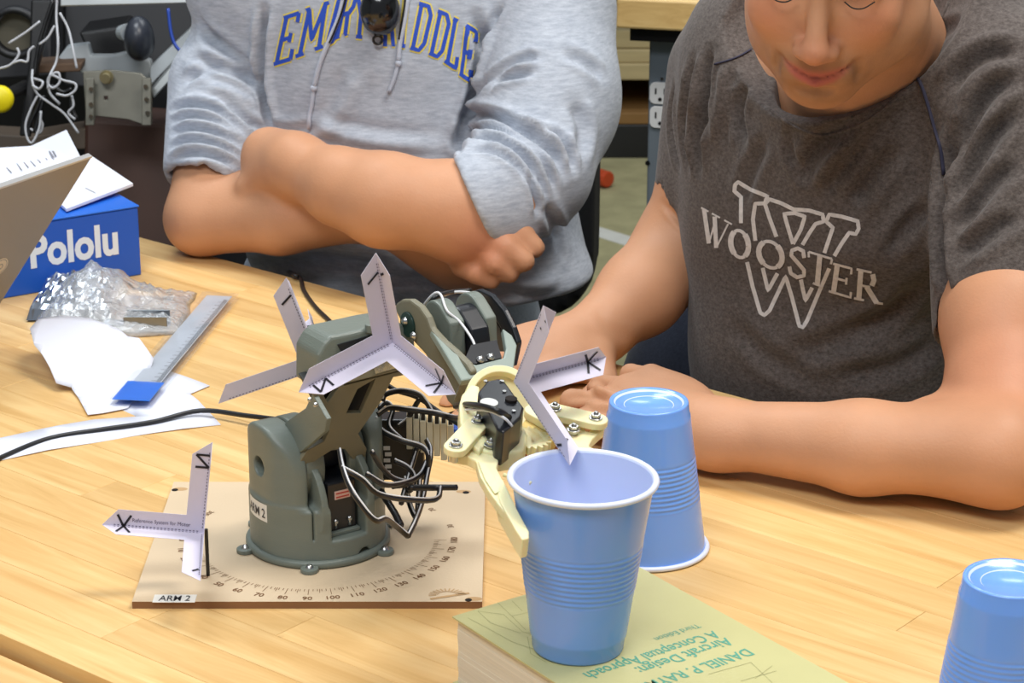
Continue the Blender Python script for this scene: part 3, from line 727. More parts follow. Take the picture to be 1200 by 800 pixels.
# ================================================================== paper axis markers
M_mark = mat('marker_paper', (212,206,222), .75, sss=.03); M_pen = mat('black_marker', (24,22,32), .6); M_dot = mat('dotted_print', (96,88,110), .7)
def marker(O, X, Y, Z, L, label, w=.0135, glyph='XYZ', text=True):
    """three folded strips along three axes; each sheet is an L in one axis plane"""
    t = empty('paper_axis_marker', O, 0, label, 'paper marker', None)
    ax = [V(X).normalized(), V(Y).normalized(), V(Z).normalized()]
    for i, j in ((0,1), (1,2), (2,0)):
        a, b = ax[i], ax[j]; n = a.cross(b).normalized()*.00025
        pts = [V((0,0,0)), a*L, a*(L-w*.8)+b*w, a*w+b*w, a*w*1.0+b*(L-w*.8) if False else b*(L-w*.8)+a*w, b*L]
        bm = bmesh.new(); add_prism(bm, [p-n*.5 for p in pts], n); s = bobj('paper_strip', bm, t, M_mark)
        nn = n.normalized()
        tocam = nn if nn.dot(C0-V(O)) > 0 else -nn
        bm = bmesh.new()
        for u, v_ in ((a, b), (b, a)):
            k = .004
            while k < L*.9:
                addl(bm, [u*k+v_*.0012, u*(k+.0013)+v_*.0012], .0006, .0004, tocam); k += .0026
        bobj('dotted_line', bm, s, M_dot)
        bm = bmesh.new()
        for u, v_, g in ((a, b, glyph[i]), (b, a, glyph[j])):
            c = u*(L-w*1.15)+v_*w*.42; q = w*.36; first = u is a
            S = {'X': [((0,-1.1),(-1,.8)),((0,-1.1),(1,.8))], 'Y': [((-.9,.9),(.2,-.9))] if first else [((-.2,-.8),(.5,.1))], 'Z': [((-1,1),(-1,-1)),((-1,-1),(1,1)),((1,1),(1,-1))] if first else [], '.': [((-.1,0),(.1,.1)),((1.6,.3),(1.8,.4))] if first else []}[g]
            for (p, q1), (p2, q2) in S: addl(bm, [c+u*p*q+v_*q1*q, c+u*p2*q+v_*q2*q], .0017, .0006, tocam)
        bobj('pen_letter', bm, s, M_pen)
    return t
mk1 = marker((-.2255,1.6053,.8027), (-.9868,-.0959,.1305), (.088,-.994,-.065), (.136,-.0527,.9893), .0735, 'folded paper axis marker standing low on the board left of the arm', glyph='XYZ')
marker((-.0839,1.5892,.9552), (.5793,-.7903,-.1997), (-.1168,-.3229,.9392), (-.8067,-.5207,-.2793), .0787, 'largest white paper axis marker taped across the arm elbow', w=.0145)
marker((.0011,1.4845,.9643), (.838,.5443,.039), (.2524,-.4503,.8565), (.4838,-.7078,-.5147), .0747, 'paper axis marker on the gripper, one strip pointing into the cup', glyph='X.Y')
marker((-.1426,1.6865,.9012), (-.161,.971,.175), (-.279,-.215,.936), (-.9468,-.1016,-.3055), .082, 'paper axis marker behind the elbow, one strip reaching left over the table', glyph='XY.')
bm = bmesh.new(); p0 = V((-.2245,1.612,TB)); add_cyl(bm, p0-V((-.2255,1.6053,.8027)), V((.001,.0067,.0)), .0014, n=10); bobj('support_post', bm, mk1, M_blk)
text_mesh('printed_note', 'Reference System for Motor', .0042, V((-.9868,-.0959,.1305))*.052+V((.136,-.0527,.9893))*.0045, -V((-.9868,-.0959,.1305)), (.136,-.0527,.9893), mk1, M_dot, width=.042, lift=.0006)
# ================================================================== robot arm
fv = V((.55, -.835, 0)).normalized(); av = V((-fv.y, fv.x, 0))     # forward, along the axles
M_arm = mat('grey_green_print', (112,120,112), .42, bump=.22, bscale=260, stretch=(1,1,6), var=.04, nscale=12)
M_olive = mat('olive_print', (120,116,96), .5, bump=.2, bscale=260, var=.05, nscale=12)
M_cream = mat('cream_print', (236,226,178), .5, sss=.25, bump=.15, bscale=260)
M_servo = mat('servo_black', (24,26,32), .3, spec=.5); M_gearbrown = mat('brown_gear', (150,72,34), .5)
M_wblk = mat('wire_black', (22,22,24), .4); M_wwht = mat('wire_white', (222,222,224), .45); M_conn = mat('ivory_connector', (214,206,178), .5)
arm = empty('robot_arm', AC, math.atan2(av.y, av.x), 'small grey green robot arm with black servos and cream gripper on the board', 'robot arm')
# local frame: x = av (axle), y = -fv (back), z = up
Rm = Matrix.Rotation(arm.rotation_euler.z, 4, 'Z'); inv = (Matrix.Translation(AC) @ Rm).inverted()
def W(p): return inv @ V(p)             # world point -> arm coordinates
def wobj(name, bm, mt, smooth=False, bevel=0, parent=None, **k):
    bm.transform(inv); return bobj(name, bm, parent or arm, mt, smooth, bevel, **k)
def wtube(name, pts, r, mt, n=8, sm=6, rx=None, parent=None, up=None):
    bm = bmesh.new(); add_tube(bm, smooth_path(pts, sm), r, n, rx, up); return wobj(name, bm, mt, True, parent=parent)
# turret by implicit modelling (coordinates: x axle, y back, z up)
def turret(p):
    x, y, z = p[:,0], p[:,1], p[:,2]; f = -y
    r = np.sqrt(x*x+y*y)
    body = np.maximum(r-.0505, np.abs(z-.056)-.051)
    zz = np.maximum(z-.068, 0); arch = np.where(z > .068, np.sqrt(f*f+zz*zz)-.037, np.maximum(np.abs(f)-.037, -1))
    arch = np.where(z > .044, arch, -1)
    tower = smax(body, arch, .004)
    tower = smax(tower, np.maximum(np.abs(x)-.0485, -1), .003)
    slot = np.maximum(np.abs(x-.001)-.0275, .046-z)
    tower = smax(tower, -slot, .003)
    low = np.maximum(r-.0505, z-.046); low = np.maximum(low, .005-z)
    d = smin(tower, low, .004)
    # cheeks beside the servo
    q = np.sqrt((f-.008)**2+(z-.042)**2)-.041
    ch = np.maximum(np.maximum(q, np.abs(np.abs(x-.0005)-.0195)-.0028), np.maximum(.03-z, .004-f))
    d = smin(d, ch, .003)
    # front opening for the servo, vent notch, left and right axle holes
    op = np.maximum(np.maximum(np.abs(x)-.0145, .021-z), .006-f); op = np.maximum(op, f-.07)
    d = smax(d, -op, .002)
    d = smax(d, -(np.sqrt((x-.012)**2+(z-.004)**2)-.0055 + np.where(f > 0, 0, 1)), .001)
    hole = np.sqrt(f*f+(z-.072)**2)-.0075
    d = smax(d, -np.maximum(hole, .03-np.abs(x)), .001)
    g = np.abs(np.abs(x+.027)-.0)-.0006; d = smax(d, -np.maximum(np.maximum(g, np.abs(z-.036)-.014), .03-f), .0006)
    return d
tv, tq = surface(turret, (-.053,-.053,.003), (.053,.053,.109), .0012)
tur = np_mesh('turret', tv, tq, arm, M_arm)
bm = bmesh.new(); add_lathe(bm, [(0,0),(.0535,0),(.055,.0015),(.055,.0048),(.0535,.006),(.049,.0062),(0,.0062)], n=64); rg = bobj('base_ring', bm, arm, M_arm, True)
for deg in (268, 202, 335, 30, 90, 150):
    d_ = V((math.cos(math.radians(deg)), math.sin(math.radians(deg)), 0)); d_ = (Rm.inverted() @ d_)
    bm = bmesh.new(); add_cyl(bm, d_*.0575, d_*.0575+V((0,0,.0035)), .0068, n=20); tb = bobj('mounting_tab', bm, arm, M_arm, bevel=.0008)
    bm = bmesh.new(); add_lathe(bm, [(0,.0062),(.0022,.0056),(.0032,.0035)], c=d_*.0575, n=16); bobj('screw', bm, tb, M_steel, True)
bm = bmesh.new(); r_ = .0512
for k in range(9):
    pass
def curved_label(a0, a1, z0, z1, name, mt, r):
    bm = bmesh.new(); n = 8; A = [];B = []
    for k in range(n+1):
        an = math.radians(a0+(a1-a0)*k/n); d_ = V((math.cos(an), math.sin(an), 0)); d_ = Rm.inverted() @ d_; A.append(bm.verts.new(d_*r+V((0,0,z0)))); B.append(bm.verts.new(d_*r+V((0,0,z1))))
    for k in range(n): bm.faces.new((A[k], A[k+1], B[k+1], B[k]))
    return bobj(name, bm, arm, mt, True)
lab = curved_label(196, 228, .031, .045, 'name_label', M_lab, .0512)
tm = text_mesh('label_text', 'ARM 2', .0115, (0,0,0), (1,0,0), (0,1,0), lab, M_ink, width=.025, bold=.00008)
for v in tm.data.vertices:
    an = math.radians(198)+(v.co.x)/.0515; d_ = Rm.inverted() @ V((math.cos(an), math.sin(an), 0)); v.co = d_*.0515+V((0,0,.034+v.co.y*.9))
# shoulder servo
bm = bmesh.new(); add_box(bm, (0,-.018,.042), (.024,.042,.040)); sv = bobj('servo', bm, arm, M_servo, bevel=.0012)
bm = bmesh.new(); add_box(bm, (0,-.0395,.052), (.013,.0008,.0065)); bobj('warning_label', bm, sv, mat('pink_label', (226,190,178), .5))
bm = bmesh.new(); add_box(bm, (0,-.0400,.0535), (.011,.0004,.001)); add_box(bm, (0,-.0400,.0505), (.011,.0004,.001)); bobj('label_print', bm, sv, mat('red_print', (190,60,50), .5))
bm = bmesh.new(); add_box(bm, (0,-.026,.0225), (.026,.034,.003)); bobj('servo_bracket', bm, arm, M_arm, bevel=.0006)
for sx in (-.006, .006):
    bm = bmesh.new(); add_cyl(bm, (sx,-.039,.026), (sx,-.039,.031), .0012, n=8); add_lathe(bm, [(0,.0335),(.0018,.0325),(.0024,.031),(.0018,.0295)], c=(sx,-.039,0), n=12); bobj('screw', bm, arm, M_steel, True)
# shoulder hub
bm = bmesh.new(); add_cyl(bm, (-.026,0,.072), (-.010,0,.072), .0335, n=48); bobj('shoulder_hub', bm, arm, M_arm, bevel=.0015)
bm = bmesh.new(); add_cyl(bm, (.012,0,.072), (.027,0,.072), .030, n=48); bobj('shoulder_hub', bm, arm, M_arm, bevel=.0015)
bm = bmesh.new(); add_box(bm, (.001,.002,.082), (.024,.03,.036)); bobj('servo', bm, arm, M_servo, bevel=.0012)
bm = bmesh.new(); add_cyl(bm, (.012,-.014,.07), (.022,-.014,.07), .012, n=24); bobj('servo_horn', bm, arm, M_servo, bevel=.0006)
# upper arm plate: traced on a plane leaning forward
S0 = AC+V((0,0,.072)); pn = (fv*.93-up*.36).normalized(); po = S0+fv*.034+V((0,0,.012))
def holes_plate(outer, holes, off):
    bm = bmesh.new(); loops = []
    for L in [outer]+holes:
        vs = [bm.verts.new(V(p)) for p in L]; loops.append([bm.edges.new((vs[i], vs[(i+1)%len(vs)])) for i in range(len(vs))])
    bmesh.ops.triangle_fill(bm, use_beauty=True, edges=[e for l in loops for e in l])
    r = bmesh.ops.extrude_face_region(bm, geom=bm.faces[:]); bmesh.ops.translate(bm, verts=[g for g in r['geom'] if isinstance(g, bmesh.types.BMVert)], vec=off); return bm
pp = lambda L, o=po, n=pn: [onpl(x, y, o, n) for x, y in L]
outer = pp([(366,461),(481,432),(472,440),(461,442),(446,471),(430,494),(420,508),(430,526),(427,548),(420,546),(404,526),(388,528),(372,538),(358,552),(351,556),(352,540),(360,528),(380,517),(386,505),(383,491)])
bm = holes_plate(outer, [pp([(377,459),(397,454),(384,472)]), pp([(419,456),(440,444),(423,484),(406,484)])], -pn*.004 if pn.dot(C0-po) > 0 else pn*.004)
back = (-pn if pn.dot(C0-po) > 0 else pn)
wobj('upper_arm_plate', bm, M_olive, bevel=.0005)
def thick(pts, off, name, mt, bevel=.0006, parent=None, smooth=False):
    bm = bmesh.new(); add_prism(bm, pts, off); return wobj(name, bm, mt, smooth, bevel, parent)
# flange on the left running from the plate back over the hub
sidp = po-av*.030
sd = lambda L, o: [onpl(x, y, o, av) for x, y in L]
thick(sd([(366,461),(358,478),(335,494),(329,504),(336,520),(342,526),(352,530),(364,520),(380,506),(383,491)], sidp), av*.004, 'side_flange', M_arm)
# closed upper body behind the plate
bm = bmesh.new(); Lr = pp([(368,462),(470,437),(440,494),(418,508),(388,505),(383,491)]); add_prism(bm, [p+back*.012 for p in Lr], back*.014); wobj('upper_arm_core', bm, mat('dark_plastic', (40,42,40), .6), bevel=.001)  # core in near-black plastic, darker than the plate
# elbow housing
Ec = D(430, 405, 1.74)
hb0 = onpl(377, 412, Ec, fv); 
eo = Ec; en = fv
eb = lambda L, k=0: [onpl(x, y, eo+fv*k, en) for x, y in L]
bm = bmesh.new(); add_prism(bm, eb([(372,416),(380,402),(388,394),(404,391),(444,382),(470,378),(486,392),(490,430),(470,437),(420,449),(372,458)]), -fv*.034); wobj('elbow_housing', bm, M_arm, bevel=.003, seg=3)
bm = bmesh.new(); add_prism(bm, eb([(396,404),(442,391),(446,396),(400,412)], .0012), -fv*.004); wobj('housing_recess', bm, M_servo)
bm = bmesh.new(); add_prism(bm, eb([(404,418),(478,400),(478,432),(404,450)], .012), -fv*.011); wobj('front_cover', bm, M_olive, bevel=.001)
bm = bmesh.new(); add_prism(bm, eb([(436,424),(470,416),(468,430),(440,438)], .0128), -fv*.001); wobj('silver_tape', bm, mat('silver_tape', (180,184,184), .22, .9, bump=.5, bscale=80))
for q in ((382,408),(434,384)):
    c = D(*q, 1.735); bm = bmesh.new(); add_cyl(bm, c-up*.003, c+up*.003, .004, n=14); wobj('screw_boss', bm, M_arm, bevel=.0006)
for q in ((363,468),(370,474),(383,427),(379,434)):
    c = D(*q, 1.70); bm = bmesh.new(); add_lathe(bm, [(0,.0018),(.0014,.0012),(.002,0)], c=c, z=fv, n=12); wobj('screw', bm, M_steel, True)
# forearm bracket
pl0 = Ec+av*.033
LP = [(462,362),(464,355),(470,351),(480,351),(491,359),(500,372),(505,386),(518,400),(532,412),(546,426),(552,436),(541,478),(534,480),(524,470),(512,440),(498,415),(482,398),(470,378)]
lp3 = [onpl(x, y, pl0, av) for x, y in LP]
thick(lp3, av*.006, 'forearm_side', M_olive, bevel=.0018)
ctr = onpl(479, 380, pl0, av)
bm = bmesh.new(); add_cyl(bm, ctr-av*.0018, ctr+av*.0005, .0095, n=28); wobj('horn_plate', bm, mat('dark_green_horn', (24,52,46), .35), bevel=.0005)
for q in ((475,376),(485,393)):
    c = onpl(*q, pl0-av*.002, av); bm = bmesh.new(); add_lathe(bm, [(0,.003),(.0022,.0022),(.003,0)], c=c, z=-av, n=14); wobj('screw', bm, M_steel, True)
# two pulley shaped servo cradles
def dslab(px, py, s, wdt, r, nm, drop, mt):
    c = onpl(px, py, Ec+av*s, av); fd = (fv*.75-up*.5).normalized(); bk_ = fd.cross(av).normalized()
    if bk_.z < 0: bk_ = -bk_
    pts = [c+bk_*r*math.sin(math.radians(k))+(-fd)*r*math.cos(math.radians(k)) for k in range(-60, 91, 10)]+[c+bk_*r+fd*drop*.5, c+fd*drop-bk_*r*.2, c+fd*drop-bk_*r*.9]
    bm = bmesh.new(); add_prism(bm, pts, av*wdt); return wobj(nm, bm, mt, bevel=.0016)
dslab(509, 378, .046, .013, .0165, 'servo_cradle', .030, M_arm)
dslab(548, 372, .075, .010, .0185, 'servo_cradle', .034, M_arm)
dslab(533, 380, .060, .016, .0135, 'servo', .034, M_servo)
cc = onpl(536, 384, Ec+av*.059, av); bm = bmesh.new(); add_cyl(bm, cc-av*.001-fv*.0, cc-av*.004, .0042, n=16); wobj('servo_shaft', bm, M_steel, bevel=.0004)
# far cheek, dark inside
RP = [(548,343),(560,339),(575,346),(590,364),(600,384),(606,402),(600,430),(588,424),(592,410),(586,384),(572,362),(560,352)]
pr0 = Ec+av*.094
rp3 = [onpl(x, y, pr0, av) for x, y in RP]; thick(rp3, av*.005, 'forearm_side', M_servo, bevel=.0014)
RI = [(556,350),(572,362),(586,384),(592,412),(560,412),(552,384)]
thick([onpl(x, y, pr0+av*.001, av) for x, y in RI], av*.003, 'side_web', M_servo, bevel=.0006)
# bridge joining the cheeks
bn_ = (up*.86+fv*.5).normalized(); bo_ = onpl(548, 428, pl0+av*.003, av)
BP = [(505,386),(532,412),(549,424),(558,427),(590,419),(593,408),(589,384),(600,392),(606,404),(602,432),(574,440),(541,446),(528,424)]
bm = holes_plate([onpl(x, y, bo_, bn_) for x, y in BP], [], -bn_*.006); wobj('forearm_bridge', bm, mat('pale_grey_green', (138,150,142), .42, bump=.2, bscale=260), bevel=.0012)
FB = [onpl(x, y, bo_-bn_*.003, bn_) for x, y in [(541,446),(602,432),(598,420),(546,428)]]
bm = bmesh.new(); add_prism(bm, FB, (-bn_*.024)); wobj('forearm_block', bm, M_olive, bevel=.0012)
bm = bmesh.new(); q = [onpl(x, y, bo_-bn_*.001, bn_) for x, y in [(545,420),(556,426),(588,419),(582,398),(552,404)]]; add_prism(bm, q, -bn_*.004); fl = wobj('servo_face', bm, M_servo)
for q in ((563,421),(575,418)):
    c = onpl(*q, bo_, bn_); bm = bmesh.new(); add_lathe(bm, [(0,.0026),(.002,.002),(.003,0)], c=c, z=bn_, n=14); wobj('screw', bm, M_steel, True)
# ---------------- gripper
gu = (up*math.cos(.15)+fv*math.sin(.15)).normalized(); G0 = D(590, 500, 1.62)
gp = lambda L, k=0: [onpl(x, y, G0+gu*k, gu) for x, y in L]
# wrist ring
wc = onpl(585, 462, G0, gu); wn = (fv*.72+up*.62-av*.25).normalized(); wx, wy, wz = basis(wn, av)
bm = bmesh.new(); pts = []
wc2 = D(588, 468, 1.655)
for k in range(0, 181, 10): pts.append(wc2+wx*.0255*math.cos(math.radians(k))*1.0+wy*.0255*math.sin(math.radians(k)))
for k in range(180, -1, -10): pts.append(wc2+wx*.0205*math.cos(math.radians(k))+wy*.0205*math.sin(math.radians(k)))
add_prism(bm, pts, -wn*.009); wobj('wrist_ring', bm, M_cream, bevel=.0006)
bm = bmesh.new(); add_cyl(bm, wc2-wn*.011, wc2-wn*.016, .024, n=32); wobj('wrist_disc', bm, M_cream, bevel=.0006)
bm = bmesh.new(); add_prism(bm, gp([(541,462),(552,450),(562,452),(562,470),(560,500),(572,516),(562,528),(546,516),(539,494),(538,474)], .012), -gu*.016); wobj('gripper_body', bm, M_cream, bevel=.0016)
bm = bmesh.new(); add_prism(bm, gp([(560,500),(574,500),(588,513),(603,510),(602,500),(612,496),(618,508),(617,517),(614,527),(586,532),(566,528),(558,516)], .010), -gu*.014); wobj('servo_mount', bm, M_cream, bevel=.0016)
bm = bmesh.new(); add_prism(bm, gp([(560,459),(571,446),(585,443),(592,447),(614,477),(611,488),(599,499),(590,506),(582,502),(574,484)], .03), -gu*.026); gs = wobj('gripper_servo', bm, M_servo, bevel=.0014)
c = onpl(573, 472, G0+gu*.031, gu); bm = bmesh.new(); add_cyl(bm, c-gu*.001, c+gu*.0006, .006, n=24); wobj('servo_sticker', bm, mat('white_sticker', (210,212,206), .4), parent=gs)
c = onpl(599, 468, G0+gu*.031, gu); bm = bmesh.new(); add_cyl(bm, c-gu*.001, c+gu*.001, .004, n=20); wobj('screw_well', bm, M_hole, parent=gs)
for q in ((569,447),(588,447),(591,459),(602,482),(596,490)):
    c = onpl(*q, G0+gu*.0302, gu); bm = bmesh.new(); add_cyl(bm, c-gu*.0005, c+gu*.0008, .0014, n=10); wobj('screw', bm, M_steel, parent=gs)
def bolt(q, k, r=.0046):
    c = onpl(*q, G0+gu*k, gu); bm = bmesh.new()
    add_cyl(bm, c-gu*.012, c+gu*.001, r*.55, n=12); add_cyl(bm, c, c+gu*.0012, r*1.0, n=24)
    add_cyl(bm, c+gu*.0012, c+gu*.0035, r*.74, n=6); add_lathe(bm, [(0,.0055),(r*.3,.0052),(r*.42,.0035)], c=c, z=gu, n=14)
    return wobj('nut', bm, M_steel, bevel=.0003)
def link_bar(a, b, w0, w1, k, th, nm='gripper_link'):
    A_, B_ = onpl(*a, G0+gu*k, gu), onpl(*b, G0+gu*k, gu); d = (B_-A_).normalized(); s = gu.cross(d).normalized(); pts = []
    for q in range(-90, 91, 18): pts.append(B_+(d*math.cos(math.radians(q))+s*math.sin(math.radians(q)))*w1)
    for q in range(90, 271, 18): pts.append(A_+(d*math.cos(math.radians(q))+s*math.sin(math.radians(q)))*w0)
    bm = bmesh.new(); add_prism(bm, pts, -gu*th); return wobj(nm, bm, M_cream, bevel=.0008)
link_bar((560,494), (534,522), .0078, .0078, .016, .005)
bolt((560,494), .016); bolt((534,522), .016); bolt((575,522), .011)
bm = bmesh.new(); add_prism(bm, gp([(526,520),(536,517),(576,512),(584,522),(585,536),(582,548),(589,562),(600,584),(607,600),(598,607),(585,592),(572,574),(562,556),(558,540),(548,535),(536,533),(527,530)], .008), -gu*.007); lf = wobj('finger', bm, M_cream, bevel=.001)
bm = bmesh.new(); add_prism(bm, gp([(578,556),(590,562),(606,596),(620,622),(620,630),(612,632),(604,620),(586,588)], .009), -gu*.014); wobj('finger_pad', bm, M_cream, bevel=.001, parent=arm)
bm = bmesh.new(); add_prism(bm, gp([(560,540),(570,543),(578,556),(586,575),(580,578),(569,562)], .0095), -gu*.001); wobj('finger_rib', bm, M_cream, bevel=.0004)
# right hand side
link_bar((650,479), (698,490), .0085, .0085, .016, .005); bolt((650,479), .016); bolt((698,490), .016); bolt((672,504), .011)
link_bar((630,480), (672,504), .009, .0085, .008, .006)
bm = bmesh.new(); add_prism(bm, gp([(660,498),(690,505),(706,492),(708,502),(694,514),(690,522),(702,528),(716,542),(718,549),(708,547),(690,534),(668,526),(652,512)], .008), -gu*.007); wobj('finger', bm, M_cream, bevel=.001)
# gears
def gear(q, r, k, mt, n=16, th=.006):
    c = onpl(*q, G0+gu*k, gu); x_, y_, _ = basis(gu, av); pts = []
    for i in range(n*4):
        rr = r*(1.12 if i % 4 < 2 else .92); an = 2*math.pi*i/(n*4); pts.append(c+(x_*math.cos(an)+y_*math.sin(an))*rr)
    bm = bmesh.new(); add_prism(bm, pts, -gu*th); return wobj('gear', bm, mt)
gear((630,524), .0125, -.006, M_gearbrown); gear((620,512), .014, .002, M_cream, 20)
bm = bmesh.new(); add_prism(bm, gp([(605,505),(625,478),(650,480),(660,500),(650,516),(622,522)], .002), -gu*.008); wobj('gear_plate', bm, mat('amber_print', (226,196,118), .5, sss=.2), bevel=.001)
# finger through the near side: thin rod lying at cup lip
wtube('rod', gp([(590,556),(612,562),(622,566)], .004), .0014, M_cream)
# ---------------- electronics behind the turret
cb = D(470, 522, 1.84)
bm = bmesh.new(); add_box(bm, cb, (.036,.02,.05), (V((1,0,0)), V((0,1,0)), up)); bx_ = wobj('driver_module', bm, M_blk, bevel=.0015)
bm = bmesh.new()
for k in range(5): add_box(bm, cb+V((-.0105+.001*(k%2),-.0103,.002-k*.005)), (.005,.0006,.003), None)
wobj('module_print', bm, M_white, parent=bx_)
cn = D(505, 512, 1.82)
for k in range(7):
    bm = bmesh.new(); add_box(bm, cn+V((-.016+k*.0052,.0,.006-k*.0014)), (.0046,.016,.026 if k < 5 else .03), (V((1,0,.0)), V((0,1,0)), V((.0,0,1)))); cq = wobj('connector', bm, M_conn, bevel=.0006)
bm = bmesh.new()
for k in range(7): add_box(bm, cn+V((-.016+k*.0052,-.003,.019-k*.0014)), (.003,.008,.012)); 
wobj('connector_pins', bm, M_blk)
bm = bmesh.new(); add_box(bm, cn+V((.022,.006,-.002)), (.016,.02,.02)); wobj('terminal_block', bm, mat('blue_terminal', (36,86,190), .4), bevel=.001)
# ---------------- wiring
def cable(pts, wht=True, r=.0021):
    q = [D(*p) for p in pts]
    wtube('cable', q, r, M_wblk, 6)
    if wht: wtube('white_wire', [p+V((.0004,-.0008,.0022)) for p in q], .0007, M_wwht, 6)
cable([(398,528,1.70),(402,548,1.67),(410,570,1.64),(424,592,1.635),(440,610,1.64),(452,608,1.66),(466,618,1.69),(478,628,1.70)])
cable([(478,628,1.70),(486,612,1.72),(494,590,1.76),(500,560,1.79),(505,530,1.80),(500,516,1.81)])
cable([(400,548,1.67),(425,562,1.67),(446,580,1.68),(490,586,1.72),(512,584,1.74),(516,572,1.76)])
cable([(516,572,1.76),(500,572,1.76),(480,572,1.78)], False); cable([(480,571,1.75),(510,571,1.76),(535,571,1.77)], False, .0024)
cable([(440,490,1.80),(448,505,1.80),(470,516,1.79),(495,524,1.79),(502,536,1.79),(500,560,1.80),(496,580,1.80),(492,592,1.80)])
cable([(442,486,1.78),(456,478,1.78),(480,480,1.77),(510,484,1.76),(534,490,1.74),(552,492,1.62)], True, .0022)
cable([(448,470,1.80),(452,462,1.80),(470,458,1.79),(490,462,1.79),(500,472,1.79),(508,486,1.79)], True)
cable([(452,450,1.80),(466,458,1.80),(490,466,1.80),(520,486,1.79),(545,500,1.76),(560,496,1.70)], False, .002)
cable([(445,498,1.83),(444,480,1.82),(452,472,1.82),(460,480,1.82),(456,500,1.82),(470,515,1.81)])
cable([(460,570,1.78),(480,566,1.79),(500,548,1.80),(502,530,1.80)], True); cable([(470,590,1.78),(478,560,1.8),(484,540,1.81),(490,520,1.81)], True)
cable([(446,575,1.80),(462,600,1.78),(470,616,1.77)], False, .0026); cable([(474,560,1.80),(480,590,1.80),(488,606,1.79),(490,586,1.81),(492,560,1.82)], True)
cable([(430,556,1.72),(452,568,1.74),(476,565,1.77),(492,556,1.79),(500,540,1.8)], True, .002)
cable([(466,500,1.81),(478,490,1.81),(490,470,1.80),(496,466,1.80)], True); cable([(462,540,1.80),(478,548,1.8),(486,560,1.8),(480,575,1.79),(474,566,1.79)], True)
cable([(436,530,1.72),(446,546,1.74),(460,560,1.76),(478,566,1.78)], True, .002)
# ribbon over the gripper servo
cable([(534,476,1.66),(545,474,1.62),(560,475,1.575),(580,480,1.555),(592,486,1.56),(600,492,1.58)], False, .0022)
wtube('white_wire', [D(*p) for p in [(537,481,1.655),(550,480,1.60),(572,481,1.565),(590,489,1.555),(600,499,1.56)]], .001, M_wwht, 6)
# wires over the elbow
wtube('white_wire', [D(*p) for p in [(497,357,1.76),(504,348,1.75),(511,343,1.745),(517,346,1.74),(524,364,1.73),(538,376,1.73),(550,392,1.72),(556,404,1.715),(556,414,1.715)]], .0010, M_wwht, 6)
wtube('white_wire', [D(*p) for p in [(520,346,1.80),(535,342,1.80),(556,344,1.79),(572,354,1.785),(582,366,1.78),(590,386,1.775)]], .0011, M_wwht, 6)
cable([(495,358,1.77),(512,347,1.76),(530,342,1.80),(552,340,1.81)], False, .0018)
wtube('white_wire', [D(*p) for p in [(524,362,1.75),(535,361,1.76),(546,360,1.77)]], .001, M_wwht, 6)
# small cable tie loop under the gripper
wtube('cable_tie', [D(*p) for p in [(583,530,1.66),(592,538,1.65),(602,538,1.65),(607,530,1.66),(602,525,1.67),(592,528,1.67)]], .0013, M_wblk, 6)
# ================================================================== people
def skin_mat():
    m = bpy.data.materials.new('skin'); m.use_nodes = True; t = NT(m); b = t.bsdf
    at = t.add('ShaderNodeAttribute', attribute_name='tone')
    tc = t.add('ShaderNodeTexCoord'); nz = t.add('ShaderNodeTexNoise', Scale=16, Detail=4); t.l(tc.outputs['Object'], nz.inputs['Vector'])
    hs = t.add('ShaderNodeHueSaturation'); mr = t.add('ShaderNodeMapRange'); mr.inputs[1].default_value = .3; mr.inputs[2].default_value = .7; mr.inputs[3].default_value = .92; mr.inputs[4].default_value = 1.06
    t.l(nz.outputs[0], mr.inputs[0]); t.l(mr.outputs[0], hs.inputs['Value']); t.l(at.outputs['Color'], hs.inputs['Color']); t.l(hs.outputs[0], b.inputs['Base Color'])
    b.inputs['Roughness'].default_value = .54; b.inputs['Specular IOR Level'].default_value = .4
    b.inputs['Subsurface Weight'].default_value = .06; b.inputs['Subsurface Radius'].default_value = (.012, .005, .003); b.inputs['Subsurface Scale'].default_value = 1
    n2 = t.add('ShaderNodeTexNoise', Scale=420, Detail=2); t.l(tc.outputs['Object'], n2.inputs['Vector'])
    bp = t.add('ShaderNodeBump', Strength=.25, Distance=.0008); t.l(n2.outputs[0], bp.inputs['Height']); t.l(bp.outputs[0], b.inputs['Normal'])
    return m
M_skin = skin_mat()
def cloth_mat(name, c1, c2, sc=90, stretch=(1,1,4), bump=.35, rough=.92):
    m = bpy.data.materials.new(name); m.use_nodes = True; t = NT(m); b = t.bsdf
    tc = t.add('ShaderNodeTexCoord'); mp = t.add('ShaderNodeMapping'); mp.inputs['Scale'].default_value = stretch; t.l(tc.outputs['Object'], mp.inputs[0])
    nz = t.add('ShaderNodeTexNoise', Scale=sc, Detail=6); nz.inputs['Roughness'].default_value = .75; t.l(mp.outputs[0], nz.inputs['Vector'])
    cr = t.add('ShaderNodeValToRGB'); e = cr.color_ramp.elements; e[0].position = .3; e[0].color = srgb(*c1); e[1].position = .7; e[1].color = srgb(*c2)
    t.l(nz.outputs[0], cr.inputs[0]); t.l(cr.outputs[0], b.inputs['Base Color']); b.inputs['Roughness'].default_value = rough; b.inputs['Specular IOR Level'].default_value = .15
    b.inputs['Sheen Weight'].default_value = .15
    n2 = t.add('ShaderNodeTexNoise', Scale=900, Detail=2); t.l(tc.outputs['Object'], n2.inputs['Vector'])
    bp = t.add('ShaderNodeBump', Strength=bump, Distance=.0008); t.l(n2.outputs[0], bp.inputs['Height']); t.l(bp.outputs[0], b.inputs['Normal'])
    return m
M_hood = cloth_mat('heather_grey_fleece', (154,161,174), (196,202,212), 70, (1,1,5))
M_tee = cloth_mat('charcoal_heather_jersey', (58,51,48), (110,102,98), 260, (1,1,1.5), .3)
